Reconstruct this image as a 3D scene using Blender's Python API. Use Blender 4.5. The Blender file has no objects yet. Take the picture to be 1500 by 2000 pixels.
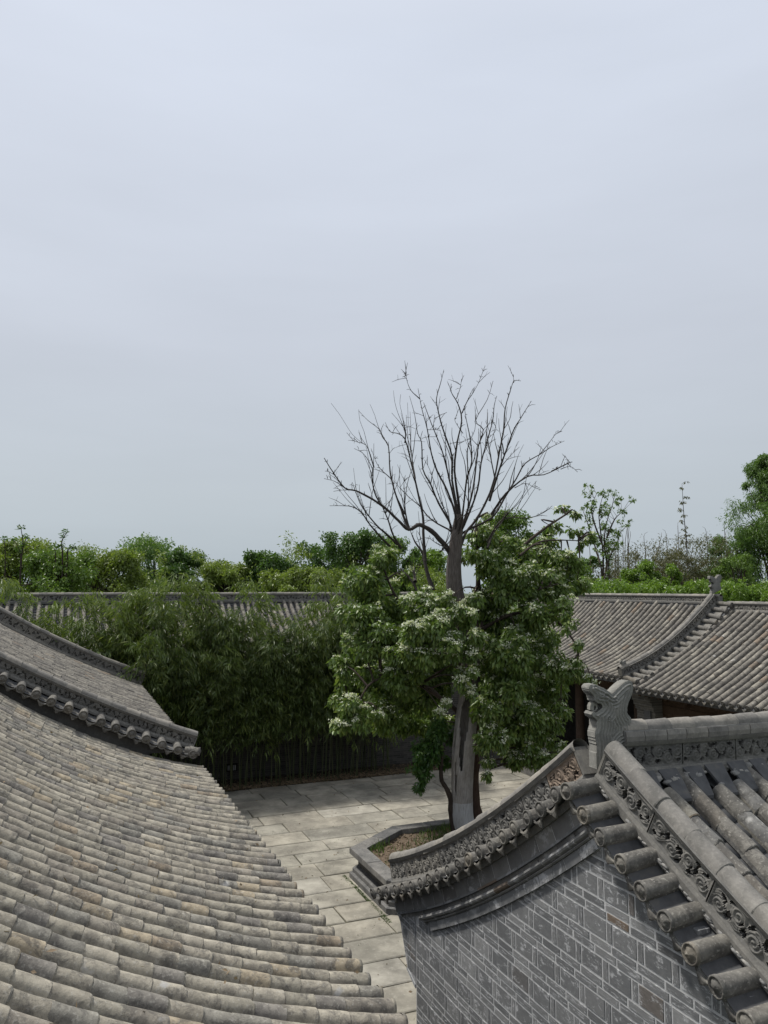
import bpy, math, random
import numpy as np
from mathutils import Vector, Matrix, noise

random.seed(7)
RNG = np.random.default_rng(7)
SC = bpy.context.scene
COL = SC.collection
PI = math.pi

# ------------------------------------------------------------------ camera
CAM = Vector((0.0, 0.0, 6.2))
YAW, PITCH = math.radians(-22.681), math.radians(5.711)
cd = bpy.data.cameras.new('camera')
cd.sensor_fit = 'HORIZONTAL'; cd.sensor_width = 36.0; cd.lens = 36.0
cd.clip_start = 0.05; cd.clip_end = 2000
cam = bpy.data.objects.new('camera', cd); COL.objects.link(cam)
cam.location = CAM; cam.rotation_euler = (PI/2 + PITCH, 0, YAW)
SC.camera = cam
_M = Matrix.Rotation(YAW, 3, 'Z') @ Matrix.Rotation(PI/2 + PITCH, 3, 'X')

# ------------------------------------------------------------------ world and sun
SUN_DIR = Vector((-0.33, 0.38, 0.86)).normalized()      # towards the sun
w = bpy.data.worlds.new('World'); SC.world = w; w.use_nodes = True
nt = w.node_tree; nt.nodes.clear()
out = nt.nodes.new('ShaderNodeOutputWorld'); bg = nt.nodes.new('ShaderNodeBackground')
sky = nt.nodes.new('ShaderNodeTexSky'); sky.sky_type = 'NISHITA'; sky.sun_disc = False
sky.sun_elevation = math.asin(SUN_DIR.z); sky.sun_rotation = math.atan2(SUN_DIR.x, SUN_DIR.y)
sky.dust_density = 4.0; sky.air_density = 1.0
tc = nt.nodes.new('ShaderNodeTexCoord'); sep = nt.nodes.new('ShaderNodeSeparateXYZ')
nt.links.new(tc.outputs['Generated'], sep.inputs[0])
ramp = nt.nodes.new('ShaderNodeValToRGB')                 # the cloud deck: brighter overhead
cr = ramp.color_ramp
cr.elements[0].position = 0.0; cr.elements[0].color = (.455, .525, .575, 1)
cr.elements[1].position = 1.0; cr.elements[1].color = (.88, .91, .98, 1)
for p, c in ((.12, (.525, .58, .63, 1)), (.30, (.60, .644, .722, 1)), (.60, (.68, .735, .84, 1))):
    e = cr.elements.new(p); e.color = c
nt.links.new(sep.outputs['Z'], ramp.inputs[0])
mp = nt.nodes.new('ShaderNodeMapping'); mp.inputs['Scale'].default_value = (1.0, 1.0, 5.0)
nt.links.new(tc.outputs['Generated'], mp.inputs[0])
nz = nt.nodes.new('ShaderNodeTexNoise'); nz.inputs['Scale'].default_value = 1.7; nz.inputs['Detail'].default_value = 5
nt.links.new(mp.outputs[0], nz.inputs['Vector'])
mr = nt.nodes.new('ShaderNodeMapRange'); mr.inputs['To Min'].default_value = .955; mr.inputs['To Max'].default_value = 1.045
mr.inputs['From Min'].default_value = .3; mr.inputs['From Max'].default_value = .7
nt.links.new(nz.outputs[0], mr.inputs[0])
mul = nt.nodes.new('ShaderNodeVectorMath'); mul.operation = 'SCALE'
nt.links.new(ramp.outputs[0], mul.inputs[0]); nt.links.new(mr.outputs[0], mul.inputs['Scale'])
up = nt.nodes.new('ShaderNodeVectorMath'); up.operation = 'SCALE'; up.inputs['Scale'].default_value = 8.7
nt.links.new(mul.outputs[0], up.inputs[0])
mx = nt.nodes.new('ShaderNodeMix'); mx.data_type = 'RGBA'; mx.inputs['Factor'].default_value = .94
nt.links.new(sky.outputs[0], mx.inputs['A']); nt.links.new(up.outputs[0], mx.inputs['B'])
nt.links.new(mx.outputs['Result'], bg.inputs['Color']); bg.inputs['Strength'].default_value = 0.1
nt.links.new(bg.outputs[0], out.inputs['Surface'])

sl = bpy.data.lights.new('sun', 'SUN'); sl.energy = 3.7; sl.angle = math.radians(6); sl.color = (1, .965, .91)
sun = bpy.data.objects.new('sun', sl); COL.objects.link(sun)
sun.rotation_euler = (-SUN_DIR).to_track_quat('-Z', 'Y').to_euler(); sun.location = (0, 0, 40)
vs = SC.view_settings
vs.view_transform = 'Standard'; vs.look = 'None'; vs.exposure = 0.2; vs.gamma = 1.0; vs.use_curve_mapping = False
SC.cycles.use_denoising = True
SC.cycles.max_bounces = 6; SC.cycles.transparent_max_bounces = 8

# ------------------------------------------------------------------ helpers: rays
def ray(x, y):
    return (_M @ Vector((x - 750.0, 1000.0 - y, -1500.0))).normalized()
FWD = (_M @ Vector((0, 0, -1))).normalized()
def at(x, y, D):                       # the point at depth D metres
    d = ray(x, y); return CAM + d * (D / d.dot(FWD))
def on(ax, x, y, v):                   # the point on a plane
    d = ray(x, y); return CAM + d * ((v - CAM[ax]) / d[ax])

# ------------------------------------------------------------------ helpers: objects
def props(o, label=None, cat=None, group=None, kind=None):
    for k, v in (('label', label), ('category', cat), ('group', group), ('kind', kind)):
        if v: o[k] = v
    return o
def link(name, data, parent=None, **kw):
    o = bpy.data.objects.new(name, data); COL.objects.link(o)
    if parent is not None:
        o.parent = parent
        o.matrix_parent_inverse = WM[parent.name].inverted()
    WM[o.name] = Matrix.Identity(4)
    return props(o, **kw)
WM = {}
def thing(name, loc, label, cat, group=None):
    o = bpy.data.objects.new(name, None); COL.objects.link(o); o.location = loc
    o.empty_display_size = .3
    WM[o.name] = Matrix.Translation(loc)
    return props(o, label, cat, group)
def place(name, mesh, parent, mat4):    # an instance of a shared mesh, world matrix given
    o = bpy.data.objects.new(name, mesh); COL.objects.link(o)
    if parent is not None:
        o.parent = parent; o.matrix_parent_inverse = WM[parent.name].inverted()
    o.matrix_basis = mat4
    return o

class MB:
    def __init__(s): s.v = []; s.f = []; s.sm = []
    def add(s, vs_, fs, smooth=False):
        b = len(s.v); s.v.extend([tuple(p) for p in vs_])
        for f in fs: s.f.append(tuple(i + b for i in f)); s.sm.append(smooth)
        return s
    def addm(s, other, M):
        b = len(s.v)
        s.v.extend([tuple(M @ Vector(p)) for p in other.v])
        s.f.extend([tuple(i + b for i in f) for f in other.f]); s.sm.extend(other.sm)
    def box(s, a, b):
        x0, y0, z0 = a; x1, y1, z1 = b
        s.add([(x0,y0,z0),(x1,y0,z0),(x1,y1,z0),(x0,y1,z0),(x0,y0,z1),(x1,y0,z1),(x1,y1,z1),(x0,y1,z1)],
              [(0,3,2,1),(4,5,6,7),(0,1,5,4),(1,2,6,5),(2,3,7,6),(3,0,4,7)]); return s
    def mesh(s, name, mat=None):
        m = bpy.data.meshes.new(name); m.from_pydata(s.v, [], s.f)
        if mat: m.materials.append(mat)
        m.polygons.foreach_set('use_smooth', s.sm); m.update(); return m
    def build(s, name, mat, parent=None, **kw): return link(name, s.mesh(name, mat), parent, **kw)

def np_mesh(name, verts, quads, mat, smooth=False):    # fast mesh of quads
    m = bpy.data.meshes.new(name); nv = len(verts); nf = len(quads)
    m.vertices.add(nv); m.vertices.foreach_set('co', np.asarray(verts, np.float32).ravel())
    m.loops.add(nf * 4); m.loops.foreach_set('vertex_index', np.asarray(quads, np.int32).ravel())
    m.polygons.add(nf); m.polygons.foreach_set('loop_start', np.arange(0, nf * 4, 4, dtype=np.int32))
    m.polygons.foreach_set('use_smooth', np.full(nf, smooth))
    m.materials.append(mat); m.update(calc_edges=True); m.validate(); return m

# ------------------------------------------------------------------ helpers: materials
class NT:
    def __init__(s, name, rough=.85):
        s.m = bpy.data.materials.new(name); s.m.use_nodes = True; s.t = s.m.node_tree
        s.b = s.t.nodes['Principled BSDF']; s.b.inputs['Roughness'].default_value = rough
        s.b.inputs['Specular IOR Level'].default_value = .25
        tcn = s.n('ShaderNodeTexCoord'); oi = s.n('ShaderNodeObjectInfo'); ge = s.n('ShaderNodeNewGeometry')
        s.rnd = s.math('FRACT', s.math('ADD', oi.outputs['Random'], ge.outputs['Random Per Island']))
        sc_ = s.n('ShaderNodeVectorMath'); sc_.operation = 'SCALE'; sc_.inputs[0].default_value = (37.3, 71.1, 53.7)
        s.l(s.rnd, sc_.inputs['Scale'])
        ad = s.n('ShaderNodeVectorMath'); ad.operation = 'ADD'
        s.l(tcn.outputs['Object'], ad.inputs[0]); s.l(sc_.outputs[0], ad.inputs[1])
        s.vec = ad.outputs[0]; s.obj = tcn.outputs['Object']; s.geo = ge
    def n(s, t): return s.t.nodes.new(t)
    def l(s, a, b): s.t.links.new(a, b)
    def math(s, op, a, b=None, clamp=False):
        n = s.n('ShaderNodeMath'); n.operation = op; n.use_clamp = clamp
        for i, v in ((0, a), (1, b)):
            if v is None: continue
            if isinstance(v, (int, float)): n.inputs[i].default_value = v
            else: s.l(v, n.inputs[i])
        return n.outputs[0]
    def noise(s, scale, detail=4, rough=.6, vec=None, dist=0.0, sxyz=None):
        n = s.n('ShaderNodeTexNoise'); n.inputs['Scale'].default_value = scale; n.inputs['Detail'].default_value = detail
        n.inputs['Roughness'].default_value = rough; n.inputs['Distortion'].default_value = dist
        v = vec if vec is not None else s.vec
        if sxyz:
            mpn = s.n('ShaderNodeMapping'); mpn.inputs['Scale'].default_value = sxyz; s.l(v, mpn.inputs[0]); v = mpn.outputs[0]
        s.l(v, n.inputs['Vector']); return n.outputs['Fac']
    def ramp(s, fac, stops, interp='LINEAR'):
        n = s.n('ShaderNodeValToRGB'); c = n.color_ramp; c.interpolation = interp
        while len(c.elements) < len(stops): c.elements.new(.5)
        for e, (p, col) in zip(c.elements, stops):
            e.position = p; e.color = (*col, 1) if len(col) == 3 else col
        s.l(fac, n.inputs[0]); return n.outputs[0]
    def g(s, fac, a, b):                     # grey 0..1 between a and b of fac
        n = s.n('ShaderNodeMapRange'); n.inputs['From Min'].default_value = a; n.inputs['From Max'].default_value = b
        n.clamp = True; s.l(fac, n.inputs[0]); return n.outputs[0]
    def mix(s, fac, a, b, mode='MIX'):
        n = s.n('ShaderNodeMix'); n.data_type = 'RGBA'; n.blend_type = mode
        for k, v in (('Factor', fac), ('A', a), ('B', b)):
            if isinstance(v, (int, float)): n.inputs[k].default_value = v
            elif isinstance(v, tuple): n.inputs[k].default_value = (*v, 1)
            else: s.l(v, n.inputs[k])
        return n.outputs['Result']
    def bump(s, h, strength=.3, dist=.01):
        n = s.n('ShaderNodeBump'); n.inputs['Strength'].default_value = strength; n.inputs['Distance'].default_value = dist
        s.l(h, n.inputs['Height']); s.l(n.outputs[0], s.b.inputs['Normal'])
    def done(s, col): s.l(col, s.b.inputs['Base Color']); return s.m

def tile_mat(name, stops, lich=.5, k=1.0):
    t = NT(name, .9)
    base = t.ramp(t.rnd, stops, 'CONSTANT')
    n1 = t.noise(9, 5, .65); n2 = t.noise(38, 4, .6); n3 = t.noise(6.5, 7, .75, dist=.6); n4 = t.noise(22, 4, .6)
    c = t.mix(t.g(n1, .3, .7), t.mix(1.0, base, (.62, .61, .60), 'MULTIPLY'), t.mix(1.0, base, (1.42, 1.40, 1.33), 'MULTIPLY'))
    c = t.mix(t.math('MULTIPLY', t.g(n3, .50, .60), .65), c, (.07*k, .066*k, .06*k))           # dark growth
    c = t.mix(t.math('MULTIPLY', t.g(n4, .57, .70), .45), c, (.085*k, .08*k, .07*k))
    c = t.mix(t.math('MULTIPLY', t.g(n2, .56, .70), lich), c, (.38*k, .362*k, .318*k))        # pale lichen
    c = t.mix(t.g(t.noise(5, 4, .5), .70, .78), c, (.40*k, .39*k, .365*k))                   # lime splashes
    t.bump(t.mix(.5, n1, n2), .6, .014)
    return t.done(c)
def C(*v): return v
T_WARM = tile_mat('tile_weathered_warm', [(0, C(0.244,0.227,0.189)), (.14, C(0.272,0.250,0.208)), (.30, C(0.197,0.188,0.166)), (.42, C(0.253,0.233,0.194)),
                  (.56, C(0.299,0.276,0.231)), (.70, C(0.219,0.200,0.171)), (.83, C(0.290,0.249,0.186)), (.90, C(0.175,0.164,0.149)), (.97, C(0.239,0.200,0.152))], .55)
T_NEAR = tile_mat('tile_near_gatehouse', [(0, C(.135,.129,.119)), (.2, C(.112,.108,.101)), (.4, C(.155,.148,.136)), (.55, C(.142,.141,.138)),
                  (.68, C(.178,.17,.15)), (.82, C(.125,.115,.102)), (.95, C(.19,.158,.118))], .6, .95)
T_FAR = tile_mat('tile_wing_grey', [(0, C(0.176,0.164,0.145)), (.22, C(0.150,0.139,0.124)), (.42, C(0.201,0.188,0.165)), (.6, C(0.163,0.153,0.137)),
                 (.74, C(0.231,0.215,0.185)), (.86, C(0.129,0.121,0.111)), (.965, C(0.193,0.155,0.121))], .4)
T_RAKE = tile_mat('tile_rake_dark', [(0, C(.128,.123,.115)), (.35, C(.108,.105,.099)), (.65, C(.145,.138,.125)), (.93, C(.15,.137,.117))], .6, .9)
def pan_mat():
    t = NT('pan_tile_slate', .8)
    n = t.noise(8, 5); c = t.ramp(n, [(.3, C(.055,.056,.058)), (.55, C(.085,.086,.088)), (.75, C(.12,.115,.105))])
    t.bump(n, .3); return t.done(c)
M_PAN = pan_mat()
def stone(name, a, b, c3, scale=6, rough=.9, streak=False, bump=.35):
    t = NT(name, rough); n1 = t.noise(scale, 6, .65); n2 = t.noise(scale*6, 4, .6)
    c = t.ramp(n1, [(.32, a), (.52, b), (.72, c3)])
    c = t.mix(t.math('MULTIPLY', t.g(n2, .5, .75), .35), c, tuple(min(1, v*1.6) for v in c3))
    if streak:
        n3 = t.noise(3, 5, .6, sxyz=(6, 6, .6)); c = t.mix(t.math('MULTIPLY', t.g(n3, .56, .72), .5), c, tuple(v*.5 for v in a))
    jit = t.mix(1.0, c, t.ramp(t.rnd, [(0, C(.78,.78,.79)), (.5, C(1,1,1)), (1, C(1.2,1.17,1.12))]), 'MULTIPLY')
    t.bump(t.mix(.5, n1, n2), bump, .012); return t.done(jit)
M_CARVE = stone('carved_grey_clay', C(.105,.103,.097), C(.145,.14,.128), C(.19,.182,.163), 7)
M_CARVE_RED = stone('carved_reddish_clay', C(.14,.112,.09), C(.185,.147,.117), C(.235,.195,.155), 7)
M_BEAST = stone('ridge_beast_clay', C(.15,.15,.138), C(.20,.197,.18), C(.25,.243,.22), 8)
M_MORTAR = stone('lime_mortar', C(.34,.343,.345), C(.43,.432,.43), C(.52,.52,.51), 14)
M_BEDDING = stone('bedding_lime', C(.15,.148,.14), C(.21,.206,.195), C(.28,.275,.26), 14)
M_RIDGECAP = stone('ridge_cap_weathered', C(.13,.125,.113), C(.185,.175,.158), C(.235,.222,.198), 7)
M_PLANT_STONE = stone('planter_stone', C(.085,.085,.083), C(.125,.123,.118), C(.185,.18,.17), 4, streak=True)
M_WALL = stone('plain_grey_wall', C(.085,.085,.085), C(.11,.11,.108), C(.14,.138,.133), 3, streak=True)
def brick_mat(name, lo, hi, eff=.8):
    t = NT(name, .9); n1 = t.noise(6, 6, .65); n2 = t.noise(45, 3, .6)
    base = t.ramp(t.rnd, [(0, lo), (.3, tuple((a+b)/2 for a, b in zip(lo, hi))), (.6, tuple(v*1.1 for v in lo)), (.88, hi), (.975, tuple(v*.95 for v in lo)), (1, C(.13,.10,.075))], 'LINEAR')
    c = t.mix(t.g(n1, .3, .7), base, t.mix(1.0, base, (1.35, 1.34, 1.32), 'MULTIPLY'))
    n3 = t.noise(3.2, 9, .78, dist=.6); sel = t.g(t.noise(1.5, 3, .5), .42, .52)
    c = t.mix(t.math('MULTIPLY', t.math('MULTIPLY', t.g(n3, .53, .58), sel), eff), c, (.47, .475, .48))   # salt bloom
    t.bump(t.mix(.5, n1, n2), .4, .01); return t.done(c)
M_BRICK = brick_mat('grey_brick', C(.105,.108,.111), C(.195,.197,.197))
M_BRICK_DARK = brick_mat('grey_brick_moulding', C(.115,.115,.114), C(.185,.182,.175), .5)
M_BRICK_BACK = brick_mat('grey_brick_back_wall', C(.08,.08,.08), C(.125,.122,.117), .12)
def paving_mat():
    t = NT('paving_stone', .85)
    base = t.ramp(t.rnd, [(0, C(.29,.272,.23)), (.3, C(.335,.312,.262)), (.6, C(.265,.254,.22)), (.85, C(.36,.335,.28)), (1, C(.31,.296,.26))])
    n1 = t.noise(1.6, 7, .68); n2 = t.noise(14, 5, .6); n3 = t.noise(.55, 4, .6, vec=t.obj)
    c = t.mix(t.g(n1, .35, .65), t.mix(1.0, base, (.58, .57, .55), 'MULTIPLY'), t.mix(1.0, base, (1.15, 1.14, 1.10), 'MULTIPLY'))
    c = t.mix(t.math('MULTIPLY', t.g(n3, .47, .62), .55), c, (.11, .104, .086))
    c = t.mix(t.math('MULTIPLY', t.g(n2, .56, .75), .45), c, (.38, .36, .31))
    t.bump(t.mix(.5, n1, n2), .35, .01); return t.done(c)
M_PAVE = paving_mat()
M_JOINT = stone('joint_earth', C(.05,.046,.035), C(.075,.07,.05), C(.10,.095,.06), 5)
M_SOIL = stone('planter_soil', C(.07,.052,.036), C(.105,.078,.054), C(.16,.12,.085), 9)
M_EARTH = stone('grove_earth', C(.03,.026,.02), C(.045,.038,.028), C(.065,.055,.04), 5)
M_FIELD = stone('far_ground', C(.045,.06,.025), C(.06,.08,.03), C(.08,.09,.045), .3)
def wood_mat(name, a, b, c3, lime=False):
    t = NT(name, .9); n1 = t.noise(5, 6, .7, vec=t.obj, sxyz=(9, 9, .9)); n2 = t.noise(3, 4, .6, vec=t.obj)
    c = t.mix(.35, t.ramp(n1, [(.3, a), (.5, b), (.7, c3)]), t.ramp(n2, [(.35, a), (.65, c3)]))
    if lime:                                # lime wash painted round the foot of the trunk
        sp = t.n('ShaderNodeSeparateXYZ'); t.l(t.obj, sp.inputs[0])
        z = t.math('ADD', sp.outputs['Z'], t.math('MULTIPLY', t.noise(6, 3, .5, vec=t.obj), .03))
        hb = t.g(t.math('ADD', sp.outputs['Z'], t.math('MULTIPLY', n2, .8)), 3.6, 4.3)
        c = t.mix(hb, c, t.ramp(n1, [(.3, C(.06,.05,.044)), (.5, C(.10,.086,.077)), (.7, C(.17,.15,.136))]))   # bark still clings higher up
        m_ = t.math('MULTIPLY', t.math('LESS_THAN', z, 1.34), t.g(n1, .28, .5))
        c = t.mix(t.math('MULTIPLY', m_, .75), c, (.50, .515, .52))
    t.bump(n1, .9, .02); return t.done(c)
M_DEAD = wood_mat('dead_wood', C(.19,.178,.16), C(.33,.312,.288), C(.47,.45,.42), True)
M_DEADBR = wood_mat('dead_branch_bark', C(0.027,0.023,0.020), C(0.045,0.038,0.034), C(0.075,0.067,0.060))
M_BARK = wood_mat('dark_bark', C(.028,.022,.018), C(.05,.038,.03), C(.085,.066,.052))
M_BARKRED = wood_mat('reddish_bark', C(.05,.03,.022), C(.085,.055,.04), C(.12,.085,.065))
M_TIMBER = wood_mat('old_brown_timber', C(.055,.036,.024), C(.085,.056,.038), C(.12,.082,.056))
M_COLUMN = wood_mat('column_timber', C(.05,.034,.026), C(.075,.052,.04), C(.10,.072,.056))
M_INTERIOR_SHADE = wood_mat('interior_shade_wood', C(.012,.011,.010), C(.02,.018,.016), C(.03,.027,.023))  # near-black: indoor shade put into the colour of partition and window backing
def leaf_mat(name, cols, trans=.3, rough=.42):
    t = NT(name, rough); t.b.inputs['Specular IOR Level'].default_value = .5
    c = t.ramp(t.rnd, [(i/(len(cols)-1), v) for i, v in enumerate(cols)])
    t.l(c, t.b.inputs['Base Color'])
    tr = t.n('ShaderNodeBsdfTranslucent'); t.l(t.mix(1.0, c, (1.25, 1.35, .7), 'MULTIPLY'), tr.inputs[0])
    ms = t.n('ShaderNodeMixShader'); ms.inputs[0].default_value = trans
    o = t.t.nodes['Material Output']; t.l(t.b.outputs[0], ms.inputs[1]); t.l(tr.outputs[0], ms.inputs[2]); t.l(ms.outputs[0], o.inputs['Surface'])
    return t.m
L_PEAR = leaf_mat('flowering_tree_leaf', [C(0.074,0.118,0.029), C(0.105,0.169,0.039), C(0.144,0.214,0.047), C(0.091,0.144,0.034), C(0.223,0.274,0.067)])
L_SAP = leaf_mat('sapling_leaf', [C(0.034,0.086,0.019), C(0.057,0.127,0.026), C(0.046,0.103,0.021), C(0.098,0.161,0.036)])
L_BAM = leaf_mat('bamboo_leaf', [C(0.079,0.121,0.025), C(0.118,0.169,0.035), C(0.160,0.210,0.048), C(0.094,0.145,0.029), C(0.230,0.265,0.072)])
L_BAMD = leaf_mat('bamboo_leaf_deep', [C(0.048,0.079,0.019), C(0.076,0.117,0.027), C(0.097,0.138,0.032), C(0.061,0.096,0.023), C(0.150,0.178,0.048)])
L_BRIGHT = leaf_mat('bright_leaf', [C(0.102,0.180,0.022), C(0.144,0.228,0.030), C(0.120,0.204,0.024), C(0.180,0.264,0.043)], .35)
L_MID = leaf_mat('mid_green_leaf', [C(0.081,0.147,0.023), C(0.119,0.194,0.033), C(0.096,0.162,0.026), C(0.160,0.232,0.041)], .3)
L_DARK = leaf_mat('deep_green_leaf', [C(0.051,0.106,0.024), C(0.077,0.144,0.030), C(0.062,0.121,0.024), C(0.103,0.177,0.037)], .3)
L_YEL = leaf_mat('yellow_green_leaf', [C(0.126,0.178,0.034), C(0.173,0.230,0.045), C(0.146,0.200,0.038), C(0.218,0.267,0.062)], .35)
L_OLIVE = leaf_mat('dry_olive_leaf', [C(.085,.09,.04), C(.115,.115,.055), C(.10,.10,.045), C(.15,.135,.075)], .3)
L_WILLOW = leaf_mat('fine_willowy_leaf', [C(0.077,0.148,0.030), C(0.107,0.185,0.038), C(0.093,0.164,0.034), C(0.139,0.215,0.054)], .35)
L_DRY = leaf_mat('dry_fallen_leaf', [C(.12,.085,.05), C(.20,.15,.09), C(.16,.115,.07), C(.26,.20,.13)], .1, .8)
L_GRASS = leaf_mat('weed_leaf', [C(.05,.09,.02), C(.08,.13,.03), C(.06,.10,.025), C(.11,.16,.045)], .3)
L_FLOWER = leaf_mat('white_blossom', [C(0.605,0.627,0.504), C(0.726,0.737,0.630), C(0.660,0.671,0.546), C(0.550,0.583,0.420)], .25)
M_CULM = leaf_mat('bamboo_culm', [C(.03,.045,.016), C(.055,.07,.026), C(.07,.078,.034), C(.04,.052,.02)], .0, .45)  # culm colour lowered to deepen the shade among the stems
M_PALE = stone('pale_bars', C(.35,.36,.36), C(.42,.43,.43), C(.5,.5,.5), 9)

# ------------------------------------------------------------------ shared pieces of roof
def cap_tile(r=.066, L=.27, seg=8, seed=0, lead=.02):
    """half-round cover tile: x runs down the slope, lower rim at x = L"""
    rg = random.Random(seed); mb = MB()
    rings = [(-lead, .90), (L*.5, .955), (L-.009, 1.0), (L, .93)]; chip = (rg.randrange(seg), rg.uniform(.008, .026)) if seed % 4 == 3 else (-9, 0)
    bow = rg.uniform(-.004, .004); vs_ = []
    for j_, (x, k) in enumerate(rings):
        dz = bow * math.sin(PI * max(0, x) / L)
        for i in range(seg+1):
            a = PI * i / seg; rr = r * k * (1 + rg.uniform(-.02, .02))
            vs_.append((x + (rg.uniform(-.004, .003) if j_ == 3 else 0) - (chip[1] if j_ >= 2 and abs(i-chip[0]) <= 1 else 0), rr*math.cos(a)*1.04, rr*math.sin(a) + dz))
    n = seg + 1; fs = [(j*n+i, j*n+i+1, (j+1)*n+i+1, (j+1)*n+i) for j in range(2) for i in range(seg)]
    mb.add(vs_[:3*n], fs, True); mb.add(vs_[2*n:], [(i, i+1, n+i+1, n+i) for i in range(seg)])
    outer = [vs_[3*n+i] for i in range(n)]; inner = [(p[0], p[1]*.78, p[2]*.78) for p in outer]
    deep = [(p[0]-.03, p[1], p[2]) for p in inner]
    mb.add(outer + inner + deep, [(i, i+1, n+i+1, n+i) for i in range(seg)] + [(n+i, n+i+1, 2*n+i+1, 2*n+i) for i in range(seg)])
    side = [vs_[0], vs_[n], vs_[2*n], vs_[3*n], vs_[seg], vs_[n+seg], vs_[2*n+seg], vs_[3*n+seg]]
    low = [(p[0], p[1], -.035) for p in side]
    mb.add(side + low, [(0,8,9,1),(1,9,10,2),(2,10,11,3),(4,5,13,12),(5,6,14,13),(6,7,15,14)])
    return mb
def disc(r=.066, th=.022, seed=0, seg=18):
    """moulded round end of a cover tile, facing +x"""
    rg = random.Random(seed); mb = MB()
    rad = [1.0, 1.0, .84, .78, .55, .3, 0.0]; hgt = [-th, .004, .006, -.008, .004, .014, .018]
    vs_ = []
    for j, (k, h) in enumerate(zip(rad, hgt)):
        for i in range(seg):
            a = 2*PI*i/seg; hh = h + (rg.uniform(-.007, .008) if j in (4, 5) else 0)
            vs_.append((hh, r*k*math.cos(a), r*k*math.sin(a)))
    fs = [(j*seg+i, j*seg+(i+1) % seg, (j+1)*seg+(i+1) % seg, (j+1)*seg+i) for j in range(len(rad)-1) for i in range(seg)]
    mb.add(vs_, fs, True); return mb
def drip(wd=.12, h=.11, seed=0):
    """pointed drip tile hanging from a pan row, facing +x"""
    rg = random.Random(seed); mb = MB(); n = 8
    def shell(off):
        vs_ = []
        for j in range(5):
            v = j/4
            for i in range(n+1):
                u = i/n*2-1
                edge = (1-v) * 1.0 + v*(1-abs(u))**.8
                y = u*wd*(1-.35*v); zt = -.045*(1-u*u)*(1-v)
                z = zt - h*v*(edge*.75+.25*(1-u*u)) + (.004*math.cos(14*v+3*abs(u)) if off > 0 else 0)
                vs_.append((off + .022*v*(1-u*u) + .018*(1-u*u)*(1-v) + rg.uniform(-.001, .001), y, z))
        return vs_
    fr, bk = shell(.008), shell(-.008); N = len(fr)
    q = [(j*(n+1)+i, j*(n+1)+i+1, (j+1)*(n+1)+i+1, (j+1)*(n+1)+i) for j in range(4) for i in range(n)]
    mb.add(fr + bk, q + [tuple(reversed([k+N for k in f])) for f in q], True)
    rim = [i for i in range(n+1)] + [j*(n+1)+n for j in range(1, 5)] + [4*(n+1)+i for i in range(n-1, -1, -1)] + [j*(n+1) for j in range(3, 0, -1)]
    mb.f.extend([(rim[k]+0, rim[k]+N, rim[(k+1) % len(rim)]+N, rim[(k+1) % len(rim)]) for k in range(len(rim))]); mb.sm.extend([False]*len(rim))
    return mb

class Curve:
    """a roof profile in the (h, z) plane with arc length"""
    def __init__(s, h0, h1, zf, N=300):
        s.h = np.linspace(h0, h1, N); s.z = np.array([zf(a) for a in s.h])
        d = np.hypot(np.diff(s.h), np.diff(s.z)); s.s = np.concatenate([[0], np.cumsum(d)]); s.L = s.s[-1]
    def at(s, a):
        h = np.interp(a, s.s, s.h); z = np.interp(a, s.s, s.z); e = .02
        a0, a1 = max(0, a-e), min(s.L, a+e)
        th = np.interp(a1, s.s, s.h)-np.interp(a0, s.s, s.h); tz = np.interp(a1, s.s, s.z)-np.interp(a0, s.s, s.z)
        l = math.hypot(th, tz); th /= l; tz /= l
        nh, nz_ = -tz, th
        if nz_ < 0: nh, nz_ = -nh, -nz_
        return float(h), float(z), float(th), float(tz), float(nh), float(nz_)
class Frame:
    """h along hd, o outwards along od, z up"""
    def __init__(s, O, hd, od): s.O, s.hd, s.od = Vector(O), Vector(hd), Vector(od)
    def p(s, h, o, z): return s.O + s.hd*h + s.od*o + Vector((0, 0, z))
    def cn(s, cu, a, n, o):                 # on the curve, n above it
        h, z, th, tz, nh, nz_ = cu.at(a); return s.p(h + nh*n, o, z + nz_*n)
    def mat(s, cu, a, n, o, axis='o'):      # x axis outwards (or along the curve), z along the normal
        h, z, th, tz, nh, nz_ = cu.at(a)
        N = s.hd*nh + Vector((0, 0, nz_)); T = s.hd*th + Vector((0, 0, tz))
        X = s.od.copy() if axis == 'o' else T
        Y = N.cross(X)
        m = Matrix((X, Y, N)).transposed().to_4x4(); m.translation = s.p(h + nh*n, o, z + nz_*n); return m

def strip(mb, fr, cu, a0, a1, sec, step=.12, smooth=False):
    """sweep a closed (o, n) section along the curve from a0 to a1"""
    k = max(1, int(round((a1-a0)/step))); m = len(sec); vs_ = []
    for i in range(k+1):
        a = a0 + (a1-a0)*i/k
        h, z, th, tz, nh, nz_ = cu.at(a)
        for o, n in sec: vs_.append(fr.p(h + nh*n, o, z + nz_*n))
    fs = [(i*m+j, i*m+(j+1) % m, (i+1)*m+(j+1) % m, (i+1)*m+j) for i in range(k) for j in range(m)]
    fs += [tuple(range(m)), tuple(range(k*m+m-1, k*m-1, -1))]
    mb.add(vs_, fs, smooth); return mb

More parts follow.
